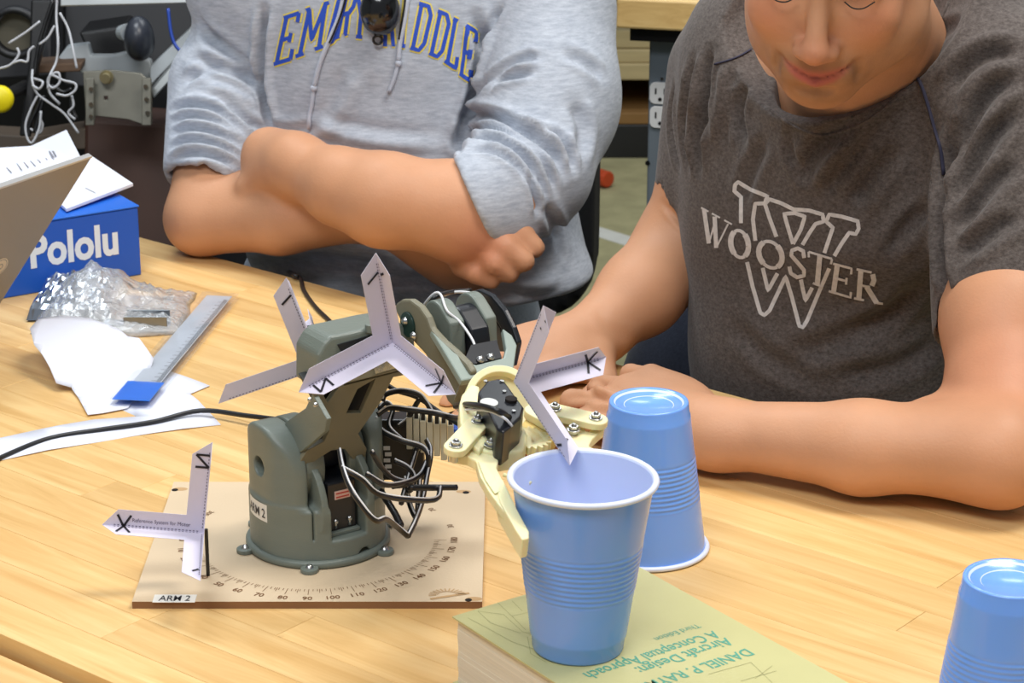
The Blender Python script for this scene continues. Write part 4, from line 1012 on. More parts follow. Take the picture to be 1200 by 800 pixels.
M_jean = cloth_mat('pale_denim', (146,158,176), (178,188,204), 300, (1,1,1))
M_jean2 = cloth_mat('dark_denim', (34,40,54), (52,58,74), 300, (1,1,1))
M_hair = mat('dark_hair', (40,28,20), .5, var=.4, nscale=60, bump=.6, bscale=160, stretch=(1,1,.2))
M_eye = mat('eye_white', (226,220,214), .2); M_iris = mat('iris', (60,44,30), .2); M_sole = mat('shoe_rubber', (38,38,42), .5)
class Frame:
    def __init__(s, o, fw, up):
        s.o = V(o); s.z = V(fw).normalized(); u = V(up); s.y = (u-s.z*u.dot(s.z)).normalized(); s.x = s.y.cross(s.z)   # x = person's left
    def p(s, x, y, z): return s.o+s.x*x+s.y*y+s.z*z
    def R(s): return [s.x, s.y, s.z]
def head_prims(H, k=1.0):
    E = lambda c, r, kk: Ell(H.p(*c), r, H.R(), kk)
    return [E((0,.035,-.012), (.074,.088,.096), .02), E((0,-.022,.022), (.064,.075,.068), .03), E((0,-.068,.040), (.048,.044,.046), .03), E((0,-.098,.066), (.023,.016,.018), .026),
            E((.040,-.066,.006), (.021,.032,.042), .03), E((-.040,-.066,.006), (.021,.032,.042), .03),
            E((.036,-.028,.066), (.022,.020,.018), .02), E((-.036,-.028,.066), (.022,.020,.018), .02),
            E((0,.018,.074), (.05,.010,.017), .016),
            Cone(H.p(0,.004,.088), H.p(0,-.036,.107), .007, .0095, .011), E((0,-.041,.107), (.0108,.0088,.0108), .008),
            E((.0115,-.044,.098), (.0075,.0068,.0105), .006), E((-.0115,-.044,.098), (.0075,.0068,.0105), .006),
            E((0,-.070,.076), (.030,.020,.018), .016),
            Cone(H.p(-.023,-.0600,.082), H.p(-.004,-.0662,.0935), .0024, .0036, .004), Cone(H.p(.023,-.0600,.082), H.p(.004,-.0662,.0935), .0024, .0036, .004),
            Cone(H.p(-.018,-.0690,.083), H.p(0,-.0765,.0925), .0030, .0052, .004), Cone(H.p(.018,-.0690,.083), H.p(0,-.0765,.0925), .0030, .0052, .004),
            E((.031,.001,.0815), (.0165,.0125,.0115), .006), E((-.031,.001,.0815), (.0165,.0125,.0115), .006),
            E((.076,-.012,-.006), (.006,.030,.017), .006), E((-.076,-.012,-.006), (.006,.030,.017), .006)]
def head_carve(H):
    E = lambda c, r: Ell(H.p(*c), r, H.R())
    sock = [E((.031,.002,.094), (.019,.012,.014)), E((-.031,.002,.094), (.019,.012,.014))]
    mouth = [Cone(H.p(-.027,-.0615,.086), H.p(-.010,-.0692,.0955), .0010, .0014), Cone(H.p(-.010,-.0692,.0955), H.p(0,-.0708,.097), .0014), Cone(H.p(0,-.0708,.097), H.p(.010,-.0692,.0955), .0014), Cone(H.p(.027,-.0615,.086), H.p(.010,-.0692,.0955), .0010, .0014)]
    nos = [E((.006,-.0495,.100), (.0032,.0034,.005)), E((-.006,-.0495,.100), (.0032,.0034,.005))]
    dim = [Cone(H.p(-.012,-.086,.091), H.p(.012,-.086,.091), .0035), Cone(H.p(.031,-.062,.084), H.p(.033,-.076,.080), .0016), Cone(H.p(-.031,-.062,.084), H.p(-.033,-.076,.080), .0016)]
    def fn(p, d):
        if np.linalg.norm(p.mean(0)-A3(H.o)) > .22: return d
        for q in sock: d = smax(d, -q(p), .012)
        for q in mouth: d = smax(d, -q(p), .0025)
        for q in nos: d = smax(d, -q(p), .003)
        for q in dim: d = smax(d, -q(p), .008)
        return d
    return fn
def face_tone(v, H, base):
    """skin, lip and stubble colours: pigment, a dark lip line, and shade painted into the smile creases"""
    X = (v-A3(H.o))@np.array([list(a) for a in H.R()], f32).T; x, y, z = X[:,0], X[:,1], X[:,2]
    c = np.tile(A3(base), (len(v), 1)); near = (np.abs(x) < .09) & (np.abs(y) < .16) & (np.abs(z) < .15)
    def blend(m, col): nonlocal c; m = (np.clip(m, 0, 1)*near)[:, None]; c = c*(1-m)+A3(col)*m
    st = np.exp(-((x/.040)**2+((y+.080)/.028)**2)*1.1)*(z > .02); jw = np.clip((-.045-y)/.02, 0, 1)*np.clip(.9-np.abs(y+.085)*6, 0, 1)*(z > -.02)
    n = .75+.25*nz3(v, 260, 5)
    blend(st*.8*n, srgb(132,92,56)[:3]); blend(jw*.30*n, srgb(140,98,60)[:3])
    blend(np.exp(-(((np.abs(x)-.030)/.007)**2+((y+.068)/.012)**2))*.38*(z > .05), srgb(112,72,40)[:3])  # shade of the smile creases, painted into the skin colour
    blend(np.exp(-((x/.03)**4+((y+.0575)/.005)**2))*.3*(z > .06), srgb(120,84,52)[:3])
    blend(np.exp(-(((np.abs(x)-.042)/.022)**2+((y+.022)/.022)**2))*.32, srgb(206,104,74)[:3])
    blend(np.exp(-((x/.016)**2+((y+.04)/.016)**2))*.35*(z > .085), srgb(206,112,84)[:3])
    yc = y+.0715-13*x*x; lip = np.exp(-(np.abs(x)/.0250)**6)*np.exp(-(np.abs(yc)/(.0074*np.sqrt(np.clip(1-(x/.029)**2, .05, 1))))**4)*(z > .07)
    blend(lip*.9, srgb(190,98,88)[:3]); blend(np.exp(-((x/.026)**4+((yc-.0008)/.0012)**2))*.7*(z > .07), srgb(110,48,40)[:3])
    return c
def finger(P0, pts, r0, r1, k=.004):
    q = [V(P0)]+[V(x) for x in pts]; n = len(q)-1
    return [Cone(q[i], q[i+1], r0+(r1-r0)*i/n, r0+(r1-r0)*(i+1)/n, k) for i in range(n)]
def hand(wrist, fwd, nrm, side, s=1.0, curl=(25,35,25), spread=5, thumb=(.5,.35), curls=None, k=.004):
    """wrist point, palm direction, back-of-hand normal, side=+1 if the thumb lies along nrm x fwd"""
    w = V(wrist); f = V(fwd).normalized(); n = V(nrm); n = (n-f*n.dot(f)).normalized(); t = n.cross(f)*side
    pr = [Ell(w+f*.048*s, (.050*s, .038*s, .0155*s), [f, t, n], .012), Cone(w-f*.01, w+f*.03*s, .022*s, .019*s, .02), Ell(w+f*.035*s+t*.02*s-n*.006*s, (.034*s,.018*s,.015*s), [f,t,n], .012)]
    for i, (o, L) in enumerate(((.027,.074), (.009,.083), (-.009,.077), (-.026,.060))):
        c = (curls or [curl]*4)[i]; a = 0; d0 = (f+t*math.radians(spread*(1.5-i))).normalized(); p = w+f*(.088-.006*abs(i-1))*s+t*o*s; base = w+f*.03*s+t*o*.8*s
        q = [p]; r = .0092*s if i < 3 else .008*s
        pr.append(Cone(base, p, .010*s, .0102*s, .006))
        for j, (fr, cc) in enumerate(zip((.46,.30,.24), c)):
            a += math.radians(cc); d = d0*math.cos(a)-n*math.sin(a); q.append(q[-1]+d*L*s*fr)
        for j in range(3): pr.append(Cone(q[j], q[j+1], r*(1-.08*j), r*(1-.08*(j+1)), .003))
    b = w+f*.02*s+t*.026*s-n*.004*s; d = (f*thumb[0]+t*1.0-n*thumb[1]).normalized(); m1 = b+d*.035*s; d2 = (f*1.0+t*.35-n*thumb[1]).normalized(); m2 = m1+d2*.032*s; m3 = m2+(d2+f*.2-t*.15).normalized()*.026*s
    pr += [Cone(b, m1, .014*s, .0115*s, .01), Cone(m1, m2, .0108*s, .0098*s, .004), Cone(m2, m3, .0098*s, .0085*s, .004)]
    return pr
def legs(t, hipL, hipR, fdir, m, nm='trousers', hy=.60, fy=.43, spread=.09, out=.05):
    fd = V(fdir).normalized(); sx = V((-fd.y, fd.x, 0)); pr = [Ell((hipL+hipR)/2+V((0,0,.05)), (.175,.135,.14), [sx, fd, up], .04)]; shoes = []
    for hp, s in ((hipL, 1), (hipR, -1)):
        kn = V((hp.x, hp.y, 0))+fd*fy+sx*s*out*(1 if (hp-(hipL+hipR)/2).dot(sx) > 0 else -1)*s; kn.z = .50; an = kn+fd*.03; an.z = .11
        pr += [Cone(hp, kn, .088, .062, .03), Cone(kn, an, .060, .045, .02)]
        shoes.append((an, fd))
    fn = union(pr); f2 = lambda p: smax(smax(fn(p), .07-p[:,2], .004), p[:,2]-(hipL.z+.17), .01)
    v, q = surface(f2, fn.lo, fn.hi, .009); v = v.astype(f32); v = v+normals(v, q)*(nz3(v, 42, 3)*.0018)[:, None]
    np_mesh(nm, v, q, t, m).location = -t.location
    for an, d in shoes:
        pr = [Cone(V((an.x,an.y,.045)), V((an.x,an.y,.042))+d*.15, .045, .040, .02), Cone(V((an.x,an.y,.05)), V((an.x,an.y,.10)), .045, .042, .02)]
        fn = union(pr); v, q = surface(lambda p: smax(fn(p), .004-p[:,2], .004), fn.lo, fn.hi, .007); np_mesh('shoe', v.astype(f32), q, t, M_sole).location = -t.location
def ribbons(name, bvh, lines, wpx, lift, mt, parent, step=2.5):
    """print on cloth: strokes in picture points laid on the cloth surface"""
    bm = bmesh.new()
    for ln in lines:
        w_ = wpx
        if len(ln) == 2 and isinstance(ln[1], (int, float)): ln, w_ = ln
        pts = [V((a, b)) for a, b in ln]; dense = [pts[0]]
        for a, b in zip(pts, pts[1:]):
            n = max(1, int((b-a).length/step)); dense += [a.lerp(b, (i+1)/n) for i in range(n)]
        prev = None
        for i, p in enumerate(dense):
            d = (dense[min(i+1, len(dense)-1)]-dense[max(i-1, 0)]); 
            if d.length < 1e-6: continue
            d.normalize(); s = V((-d.y, d.x))*w_/2; cur = []
            for q in (p-s, p, p+s):
                hp, hn = hit(bvh, q.x, q.y)
                cur.append(None if hp is None else bm.verts.new(hp+(hn if hn.dot(C0-hp) > 0 else -hn)*lift))
            if prev and all(prev) and all(cur) and all((prev[j].co-cur[j].co).length < .02 for j in range(3)):
                for j in range(2): bm.faces.new((prev[j], prev[j+1], cur[j+1], cur[j]))
            prev = cur
    return bobj(name, bm, parent, mt, True)
def quad_letter(strokes, q):
    BL, BR, TL, TR = [V(a) for a in q]
    f = lambda u, v: tuple((BL.lerp(BR, u)).lerp(TL.lerp(TR, u), v))
    return [[f(u, v) for u, v in s] for s in strokes]
SLAB = {'E': [[(.0,0),(1,0)],[(.18,0),(.18,1)],[(.0,1),(1,1)],[(.18,.5),(.7,.5)],[(1,0),(1,.22)],[(1,1),(1,.8)],[(.7,.4),(.7,.6)]],
 'M': [[(0,0),(.3,0)],[(.15,0),(.15,1)],[(0,1),(.2,1)],[(.15,1),(.5,.25),(.85,1)],[(.85,1),(.85,0)],[(.7,0),(1,0)],[(.8,1),(1,1)]],
 'B': [[(0,0),(.7,0),(.95,.15),(.95,.38),(.7,.52),(.9,.62),(.9,.85),(.7,1),(0,1)],[(.2,0),(.2,1)],[(.2,.52),(.7,.52)]],
 'R': [[(0,0),(.35,0)],[(.18,0),(.18,1)],[(0,1),(.7,1),(.92,.85),(.92,.62),(.7,.5),(.18,.5)],[(.6,.5),(.85,0)],[(.75,0),(1,0)]],
 'Y': [[(.3,0),(.7,0)],[(.5,0),(.5,.45),(.12,1)],[(.5,.45),(.88,1)],[(0,1),(.3,1)],[(.7,1),(1,1)]],
 'I': [[(0,0),(1,0)],[(.5,0),(.5,1)],[(0,1),(1,1)]],
 'D': [[(0,0),(.7,0),(1,.18),(1,.82),(.7,1),(0,1)],[(.2,0),(.2,1)]],
 'L': [[(0,0),(1,0),(1,.25)],[(.25,0),(.25,1)],[(0,1),(.55,1)]]}
# ---------------------------------------------------------------- person in the grey hoodie
X1, Y1 = -.145, 2.575
man1 = empty('person', (X1, Y1+.08, 0), 0, 'person in a grey university hoodie sitting with arms crossed behind the table', 'person', None)
def loc1(o): o.location = -man1.location; return o
RS, RE, RW_, RH = D(280,24,2.66), D(236,256,2.54), D(500,282,2.46), D(556,308,2.44)
LS, LE, LW2 = D(648,24,2.53), D(588,240,2.42), D(346,193,2.46)
yaw1 = -.22; fw1 = V((-math.sin(.25), -math.cos(.25), 0)); sx1 = V((math.cos(.25), -math.sin(.25), 0))
T1 = [sx1, -fw1, up]
body = [Ell((X1,Y1,.90), (.16,.09,.22), T1, .03), Ell((X1,Y1,.74), (.15,.10,.16), T1, .03), Cone((X1,Y1,1.08), (X1-.01,Y1-.01,1.16), .058, .054, .03),
        Cone(RS, RE, .042, .038, .02), Cone(RE, D(330,255,2.50), .038, .035, .012), Cone(D(255,234,2.55), D(330,246,2.51), .034, .030, .02), Cone(D(330,257,2.50), D(430,250,2.48), .036, .028, .015), Cone(D(430,250,2.48), RW_, .028, .025, .015),
        Cone(LS, D(642,120,2.51), .042, .040, .02), Cone(D(642,120,2.51), D(618,205,2.46), .040, .040, .02), Cone(D(618,205,2.46), LE, .040, .042, .02), Cone(LE, D(535,246,2.40), .046, .047, .012), Cone(D(535,246,2.40), D(450,234,2.40), .046, .045, .02), Cone(D(450,234,2.40), D(400,219,2.42), .045, .038, .02),
        Cone(D(400,219,2.42), LW2, .038, .029, .015), Ell(D(562,278,2.395), (.030,.026,.026), None, .03)]
# left hand tucked behind the right upper arm
wl = LW2; body += hand(wl, D(300,172,2.68)-wl, D(300,110,2.36)-D(300,178,2.50), 1, .95, (8,12,10), 3, (.9,.3)); body += [Cone(wl, D(316,182,2.50), .030, .030, .02)]
# right hand under the left elbow with four finger tips showing
body += [Ell(D(540,302,2.46), (.045,.026,.034), [V((.92,.1,-.3)).normalized(), V((0,1,0)), V((.3,0,.92))], .014), Cone(RW_, D(530,300,2.46), .027, .026, .02)]
for (a, b, c, r) in (((588,268,2.44),(614,264,2.43),(632,263,2.43),.0085), ((580,272,2.42),(608,274,2.39),(626,290,2.39),.0130), ((565,288,2.41),(592,290,2.375),(614,306,2.375),.0130), ((556,302,2.41),(580,308,2.375),(597,320,2.38),.0122), ((540,312,2.41),(558,320,2.385),(576,329,2.385),.0105)):
    body += [Cone(D(*a), D(*b), r*1.05, r, .006), Cone(D(*b), D(*c), r, r*.86, .004)]
H1 = Frame((X1-.02, Y1-.03, 1.29), (-.3,-.95,-.12), (0,0,1))
body += head_prims(H1); body.append(Cone((X1-.01,Y1,1.12), H1.p(0,-.05,-.02), .055, .055, .02))
fn = union(body); hc = head_carve(H1); fb1 = lambda p: hc(p, fn(p))
v, q = surface(fb1, fn.lo, fn.hi, .0034); v = relax(v.astype(f32), q, 2, .4)
tone = face_tone(v, H1, srgb(202,148,112)[:3])
el = A3(D(560,290,2.37)); dd = np.exp(-(np.linalg.norm(v-el, axis=1)/.035)**2)[:, None]*.38; tone = tone*(1-dd)+A3(srgb(186,92,70)[:3])*dd
for q_ in ((632,264),(628,293),(616,310),(600,322),(580,330)):
    dd = np.exp(-(np.linalg.norm(v-A3(D(*q_, 2.41)), axis=1)/.016)**2)[:, None]*.4; tone = tone*(1-dd)+A3(srgb(206,130,112)[:3])*dd
loc1(np_mesh('body', v, q, man1, M_skin, tone))
# hoodie
hood = [Ell((X1,Y1,.93), (.185,.118,.19), T1, .05), Ell((X1+.02,Y1-.015,.80), (.185,.128,.14), T1, .05), Ell((X1+.04,Y1-.03,.725), (.185,.138,.15), T1, .05), Ell(D(590,340,2.56), (.10,.10,.085), T1, .04),
        Cone((X1-.13,Y1+.02,1.03), (X1+.12,Y1,1.03), .085, .085, .05), Ell((X1,Y1+.03,1.10), (.10,.09,.06), T1, .04),
        Cone(D(288,10,2.66), D(268,95,2.62), .050, .056, .04), Cone(D(262,104,2.61), D(240,215,2.55), .059, .0455, .02),
        Cone(D(648,14,2.54), D(645,120,2.50), .068, .066, .05), Cone(D(645,120,2.50), D(624,198,2.45), .066, .060, .04), Cone(D(622,200,2.45), D(548,240,2.40), .058, .0575, .03), Cone(D(596,240,2.43), D(588,262,2.42), .040, .034, .03)]
fh = union(hood)
# cuff planes: normal points from the elbow towards the wrist
cl_o, cl_n = D(560,242,2.40), (D(440,232,2.40)-D(600,235,2.41)).normalized(); cl_n = (cl_n+V((0,0,-.5))).normalized()
cr_o, cr_n = D(240,222,2.55), (D(240,250,2.52)-D(252,150,2.58)).normalized(); cr_n = (cr_n+V((-.32,0,0))).normalized()
armL = union([body[10], Cone(LE, D(535,246,2.40), .046, .047, .012)]); armR = union([Cone(D(255,170,2.57), RE, .038, .040)]); neck1 = Cone((X1,Y1,1.0), H1.p(0,-.05,-.02), .062, .058)
def hoodie(p):
    d = fh(p)
    dl = (p-A3(cl_o))@A3(cl_n); nearL = np.linalg.norm(p-A3(D(540,240,2.40)), axis=1)-.095
    d = np.where(nearL < 0, smax(d, dl, .004), d) if False else d
    return d
# sleeves get cut, torso does not: build torso and sleeves apart, then union
torso1 = union(hood[:6]); sL = union(hood[8:10]); sL2 = union(hood[10:12]); sR = union(hood[6:8])
def hoodie(p):
    dt = torso1(p)
    hemz = .716+.02*np.sin((p[:,0]+.1)*9); dt = smax(dt, hemz-p[:,2], .014)
    dt = smax(dt, -neck1(p), .006)
    l = sL2(p); l = smax(l, (p-A3(cl_o))@A3(cl_n), .005); l = smax(l, -(armL(p)-.0015+ np.where((p-A3(cl_o))@A3(cl_n) < -.012, 9, 0)), .002); l = smin(l, sL(p), .02)
    r = sR(p); r = smax(r, (p-A3(cr_o))@A3(cr_n), .005); r = smax(r, -(armR(p)-.0015+ np.where((p-A3(cr_o))@A3(cr_n) < -.012, 9, 0)), .002)
    ll = (p-A3(D(600,120,2.5))); 
    return np.minimum(smin(dt, l, .012), smin(dt, r, .012))
v, q = surface(hoodie, fh.lo, fh.hi, .0034); v = relax(v.astype(f32), q, 3, .5)
N = normals(v, q); v = v+N*(nz3(v, 28, 11)*.0016)[:, None]
b0 = bvh_of(v, q)
FL = [  # folds of the image-left sleeve
 ([(200,128),(222,122),(250,126),(272,140),(286,152)],.0045,-.006), ([(202,142),(225,136),(255,142),(280,158)],.004,-.004), ([(203,155),(230,150),(262,158),(284,172)],.0045,-.006),
 ([(201,172),(225,164),(258,170),(286,186)],.004,-.005), ([(199,187),(222,179),(252,182),(282,196)],.0045,-.006), ([(197,204),(220,194),(245,194)],.004,-.004),
 ([(228,68),(248,74),(275,84),(300,98),(312,112)],.006,-.007), ([(232,20),(250,45),(280,72),(308,96)],.008,-.005), ([(215,96),(232,84),(250,84)],.006,-.005), ([(310,10),(307,50),(308,100),(316,148)],.005,-.011),
 ([(262,118),(290,140),(306,152)],.005,-.005), ([(240,100),(270,108),(300,125)],.006,.003),
 # torso
 ([(315,150),(340,154),(372,150)],.006,-.003), ([(368,154),(395,140),(410,112),(418,80)],.010,.003), ([(372,150),(400,158),(450,168),(520,172)],.008,.004),
 ([(558,20),(566,60),(556,110),(544,150),(535,178)],.007,-.012), ([(586,8),(575,35),(568,60)],.005,-.006),
 # image-right sleeve
 ([(575,100),(585,92),(600,88),(625,84)],.005,-.006), ([(566,98),(590,80),(615,68),(632,66)],.005,-.005), ([(540,138),(560,134),(590,140),(620,156),(650,180),(660,205)],.006,-.008),
 ([(545,150),(570,150),(600,158),(630,178),(645,205),(650,225)],.0045,-.006), ([(540,165),(570,163),(600,172),(622,192),(634,215)],.005,-.007), ([(550,176),(580,178),(605,192),(620,212)],.004,-.005),
 ([(638,148),(655,160),(668,180),(672,200)],.005,-.008), ([(548,128),(560,110),(568,96)],.006,-.004), ([(600,140),(640,150),(660,168)],.006,.004),
 ([(660,60),(690,75),(706,90)],.007,-.004), ([(620,205),(628,230),(630,250)],.004,-.006), ([(632,205),(640,232)],.004,-.004), ([(672,120),(684,150),(680,185)],.009,-.005),
 # belly and hem
 ([(290,300),(340,290),(400,288),(460,300)],.008,.004), ([(300,312),(360,304),(420,310),(470,322)],.007,-.004), ([(420,330),(500,328),(560,338),(640,346)],.006,-.005), ([(640,240),(652,270),(656,300)],.006,-.004),
 ([(600,340),(630,335),(655,325)],.008,.004)]
v = creases(v, N, q, FL, b0); v = relax(v, q, 1, .35)
b1 = bvh_of(v, q)
hd = loc1(np_mesh('hoodie', v, q, man1, M_hood))
M_lblue = mat('blue_twill', (36,78,190), .7, bump=.3, bscale=700); M_lyel = mat('yellow_twill', (232,212,92), .7, bump=.3, bscale=700)
WORD = [('E',((321,75),(341,69),(333,21),(351,15))), ('M',((347,66),(379,54),(359,12),(386,3))), ('B',((382,52),(393,47),(396,-3),(408,-7))), ('R',((393,44),(407,39),(404,-8),(421,-12))), ('Y',((412,42),(430,44),(416,-14),(436,-14))),
        ('R',((449,52),(463,52),(450,-6),(466,-4))), ('I',((467,53),(475,54),(472,-4),(480,-2))), ('D',((481,56),(495,60),(491,4),(507,9))), ('D',((503,62),(516,68),(513,13),(528,19))), ('L',((521,71),(534,80),(531,22),(541,27))), ('E',((539,86),(550,94),(546,30),(558,38)))]
for ch, qd in WORD:
    st = quad_letter(SLAB[ch], qd)
    a = loc1(ribbons('letter_outline', b1, st, 8.5, .0005, M_lyel, man1)); b = loc1(ribbons('letter', b1, st, 4.6, .0012, M_lblue, man1))
# hem band, drawstrings, seams
M_cord = mat('pale_cord', (196,202,216), .8, bump=.8, bscale=900, stretch=(1,1,3))
def on_cloth(bvh, pl, off):
    out = []
    for s in smooth_path([V((x, y, 0)) for x, y in pl], 4):
        hp, hn = hit(bvh, s.x, s.y)
        if hp: out.append(hp+(hn if hn.dot(C0-hp) > 0 else -hn)*off)
    return out
for pl_ in ([(404,-6),(398,20),(388,45),(376,75),(369,103)], [(478,-4),(474,25),(469,50),(467,72)]):
    bm = bmesh.new(); add_tube(bm, on_cloth(b1, pl_, .003), .0026, 8); loc1(bobj('drawstring', bm, man1, M_cord, True))
for pl_, kn in (([(369,103),(367,120),(364,136),(364,149)], (369,103)), ([(467,74),(462,92),(456,108)], (467,74))):
    bm = bmesh.new(); add_tube(bm, on_cloth(b1, pl_, .003), .0022, 8); loc1(bobj('drawstring_end', bm, man1, M_cord, True))
    hp, hn = hit(b1, *kn); bm = bmesh.new(); add_lathe(bm, [(0,-.0045),(.0035,-.002),(.0035,.002),(0,.0045)], c=hp+hn*.003 if hn.dot(C0-hp) > 0 else hp-hn*.003, n=12); loc1(bobj('drawstring_knot', bm, man1, M_cord, True))
M_seam = mat('seam_thread', (132,140,156), .9)
# hair
def hair_of(H, t, lc=None):
    def f(p):
        a = Ell(H.p(0,.042,-.020), (.083,.094,.102), H.R())(p); a = a+nz3(p, 120, 8)*.002
        X = (p-A3(H.o))@np.array([list(k) for k in H.R()], f32).T
        cut = (X[:,2]-.058)+np.clip(.062-X[:,1], 0, 1)*.95
        return smax(a, cut, .01)
    v, q = surface(f, A3(H.o)-.14, A3(H.o)+.16, .005); o = np_mesh('hair', v.astype(f32), q, t, M_hair); o.location = -t.location; return o
def eyes_of(H, t, col=M_hair):
    for s in (1, -1):
        c = H.p(.031*s, .001, .0640); bm = bmesh.new(); bmesh.ops.create_uvsphere(bm, u_segments=20, v_segments=12, radius=.0118); bmesh.ops.translate(bm, verts=bm.verts, vec=c); e = bobj('eye', bm, t, M_eye, True); e.location = -t.location
        bm = bmesh.new(); add_lathe(bm, [(0,.0123),(.003,.0120),(.0052,.0110)], c=c, z=(H.z-H.y*.5), n=18); i = bobj('iris', bm, e, M_iris, True)
        bm = bmesh.new(); add_tube(bm, smooth_path([H.p(.019*s,-.002,.0905), H.p(.026*s,-.0050,.0935), H.p(.034*s,-.0050,.0925), H.p(.042*s,-.002,.0865)]), .0006, 6); o = bobj('eyelashes', bm, t, M_hair, True); o.location = -t.location
        bm = bmesh.new(); add_tube(bm, [H.p(.014*s,.019,.092), H.p(.028*s,.0235,.089), H.p(.045*s,.018,.076)], .0032, 8); o = bobj('eyebrow', bm, t, M_hair, True); o.location = -t.location
hair_of(H1, man1); eyes_of(H1, man1)
legs(man1, V((X1+.09, Y1+.02, .595)), V((X1-.09, Y1+.06, .595)), fw1, M_jean)
# light undershirt / waist seen under the hem
# glossy black teardrop thing on a neck cord
hp, hn = hit(b1, 448, 20); hn = hn if hn.dot(C0-hp) > 0 else -hn
pc_ = hp+hn*.013
pend = empty('neck_pendant', pc_, 0, 'glossy black rounded gadget hanging from a cord on the hoodie chest', 'pendant')
M_gloss = mat('gloss_black', (8,8,10), .16, coat=.6)
v, q = surface(lambda p: smin(Ell((0,0,.006), (.0205,.011,.026))(p), Ell((0,-.004,.004), (.015,.010,.018))(p), .01), (-.03,-.03,-.03), (.03,.03,.04), .0016)
np_mesh('case', v.astype(f32), q, pend, M_gloss)
bm = bmesh.new(); add_tube(bm, [V((-.003+.0045*math.cos(k*math.pi/8), 0, -.0245+.0045*math.sin(k*math.pi/8))) for k in range(17)], .0015, 8); bobj('loop', bm, pend, M_blk, True)
for pl_ in ([(476,-8),(474,10),(471,28),(468,46)], [(408,-8),(402,14),(394,36),(388,50)]):
    bm = bmesh.new(); add_tube(bm, on_cloth(b1, pl_, .0052), .0011, 6); c_ = bobj('neck_cord', bm, pend, M_blk, True); c_.location = -pc_
bm = bmesh.new(); add_tube(bm, [V((-.012,.002,.028)), V((-.02,.003,.06)), V((-.028,.006,.10))], .0011, 6); bobj('neck_cord', bm, pend, M_blk, True)
bm = bmesh.new(); add_tube(bm, [V((.012,.002,.028)), V((.022,.003,.06)), V((.03,.006,.10))], .0011, 6); bobj('neck_cord', bm, pend, M_blk, True)
# black task chair
M_seat = mat('black_mesh_fabric', (22,23,26), .8, bump=.5, bscale=300)
ch = empty('task_chair', (X1+.03, Y1+.12, 0), 0, 'black office chair under the person in the grey hoodie', 'chair')
def chair_parts(ch, fd, bw, bz0, bz1, boff):
    fd = V(fd).normalized(); sx = V((-fd.y, fd.x, 0))
    v, q = surface(lambda p: smax(Ell((0,0,.44), (.25,.25,.05), [sx,fd,up])(p), .42-p[:,2], .02), (-.26,-.26,.38), (.26,.26,.5), .01); np_mesh('seat', v.astype(f32), q, ch, M_seat)
    c = -fd*boff; zc = (bz0+bz1)/2
    def bk_(p):
        X = (p-A3(c))@A3(sx); Yy = (p-A3(c))@A3(fd); Z = p[:,2]-zc; bow = Yy-.9*X*X
        return smax(smax(np.sqrt((X/bw)**4+(Z/((bz1-bz0)/2))**4+1e-9)-1, np.abs(bow)/.02-1, .1)*.02, np.abs(X)-bw, .01)
    v, q = surface(bk_, A3(c)+A3((-bw-.05,-bw-.05,bz0-.02)), A3(c)+A3((bw+.05,bw+.05,bz1+.02)), .008); np_mesh('backrest', v.astype(f32), q, ch, M_seat)
    bm = bmesh.new(); add_tube(bm, [V((0,0,.41)), -fd*boff*.8+V((0,0,.42)), -fd*(boff+.03)+V((0,0,.5)), -fd*(boff+.025)+V((0,0,zc))], .016, 10); bobj('back_support', bm, ch, M_blk, True)
    bm = bmesh.new(); add_cyl(bm, (0,0,.10), (0,0,.40), .03, .022, 20); bobj('column', bm, ch, M_blk, True)
    for k in range(5):
        an = 2*math.pi*k/5+.3; d = V((math.cos(an), math.sin(an), 0)); bm = bmesh.new(); add_tube(bm, [V((0,0,.11)), d*.15+V((0,0,.10)), d*.27+V((0,0,.075))], .018, 10); bobj('base_arm', bm, ch, M_blk, True)
        bm = bmesh.new(); s = V((-d.y, d.x, 0)); add_cyl(bm, d*.27+V((0,0,.03))-s*.02, d*.27+V((0,0,.03))+s*.02, .028, n=20); bobj('castor', bm, ch, M_blk)
chair_parts(ch, fw1, .195, .56, .96, .17)
# ---------------------------------------------------------------- person in the charcoal tee
rs, ls = D(846,84,2.26), D(1180,112,2.04)
cx = D(985,200,2.19)
fw2 = V((-.45, -.89, 0)).normalized(); sx2 = V((.89, -.45, 0)).normalized()
ln2 = (up+fw2*.16).normalized()               # torso leans forward
T2 = [sx2, -(fw2-ln2*fw2.dot(ln2)).normalized(), ln2]
man2 = empty('person', (cx.x-.02, cx.y+.18, 0), 0, 'person in a charcoal college tee leaning on the table, looking down', 'person', None)
def loc2(o): o.location = -man2.location; return o
chin = D(956,122,1.93)
fwh = V((-.23,-.92,-.36)); H2 = Frame((0,0,0), fwh, up+V((.05,0,0))); HO = chin+H2.y*.108-H2.z*.078; H2 = Frame(HO, fwh, up+V((.05,0,0)))
re_, rm_, rw_ = D(800,290,2.29), D(750,344,2.25), D(694,394,2.21)
le_ = P(1172,536,TZ+.046); lm_ = P(1010,524,TZ+.042); lw_2 = P(828,506,TZ+.034)
rh_ = D(636,412,2.165); lh_ = P(712,464,TZ+.034)
nb = D(1042,60,2.13)
cA, cB, cC_ = D(903,116,2.09), D(960,141,2.03), D(1098,2,2.11)       # three points of the neckline ring
def circum(a, b, c):
    u, w_ = b-a, c-a; n = u.cross(w_); return a+(w_.length_squared*n.cross(u)+u.length_squared*w_.cross(n))/(2*n.length_squared), n.normalized()
Cc, cn = circum(cA, cB, cC_); cn = cn if cn.z > 0 else -cn; cR = .073; sr = V((1,0,0)); sr = (sr-cn*sr.dot(cn)).normalized(); Cc = Cc-sr*.012+(cB-Cc).normalized()*.006
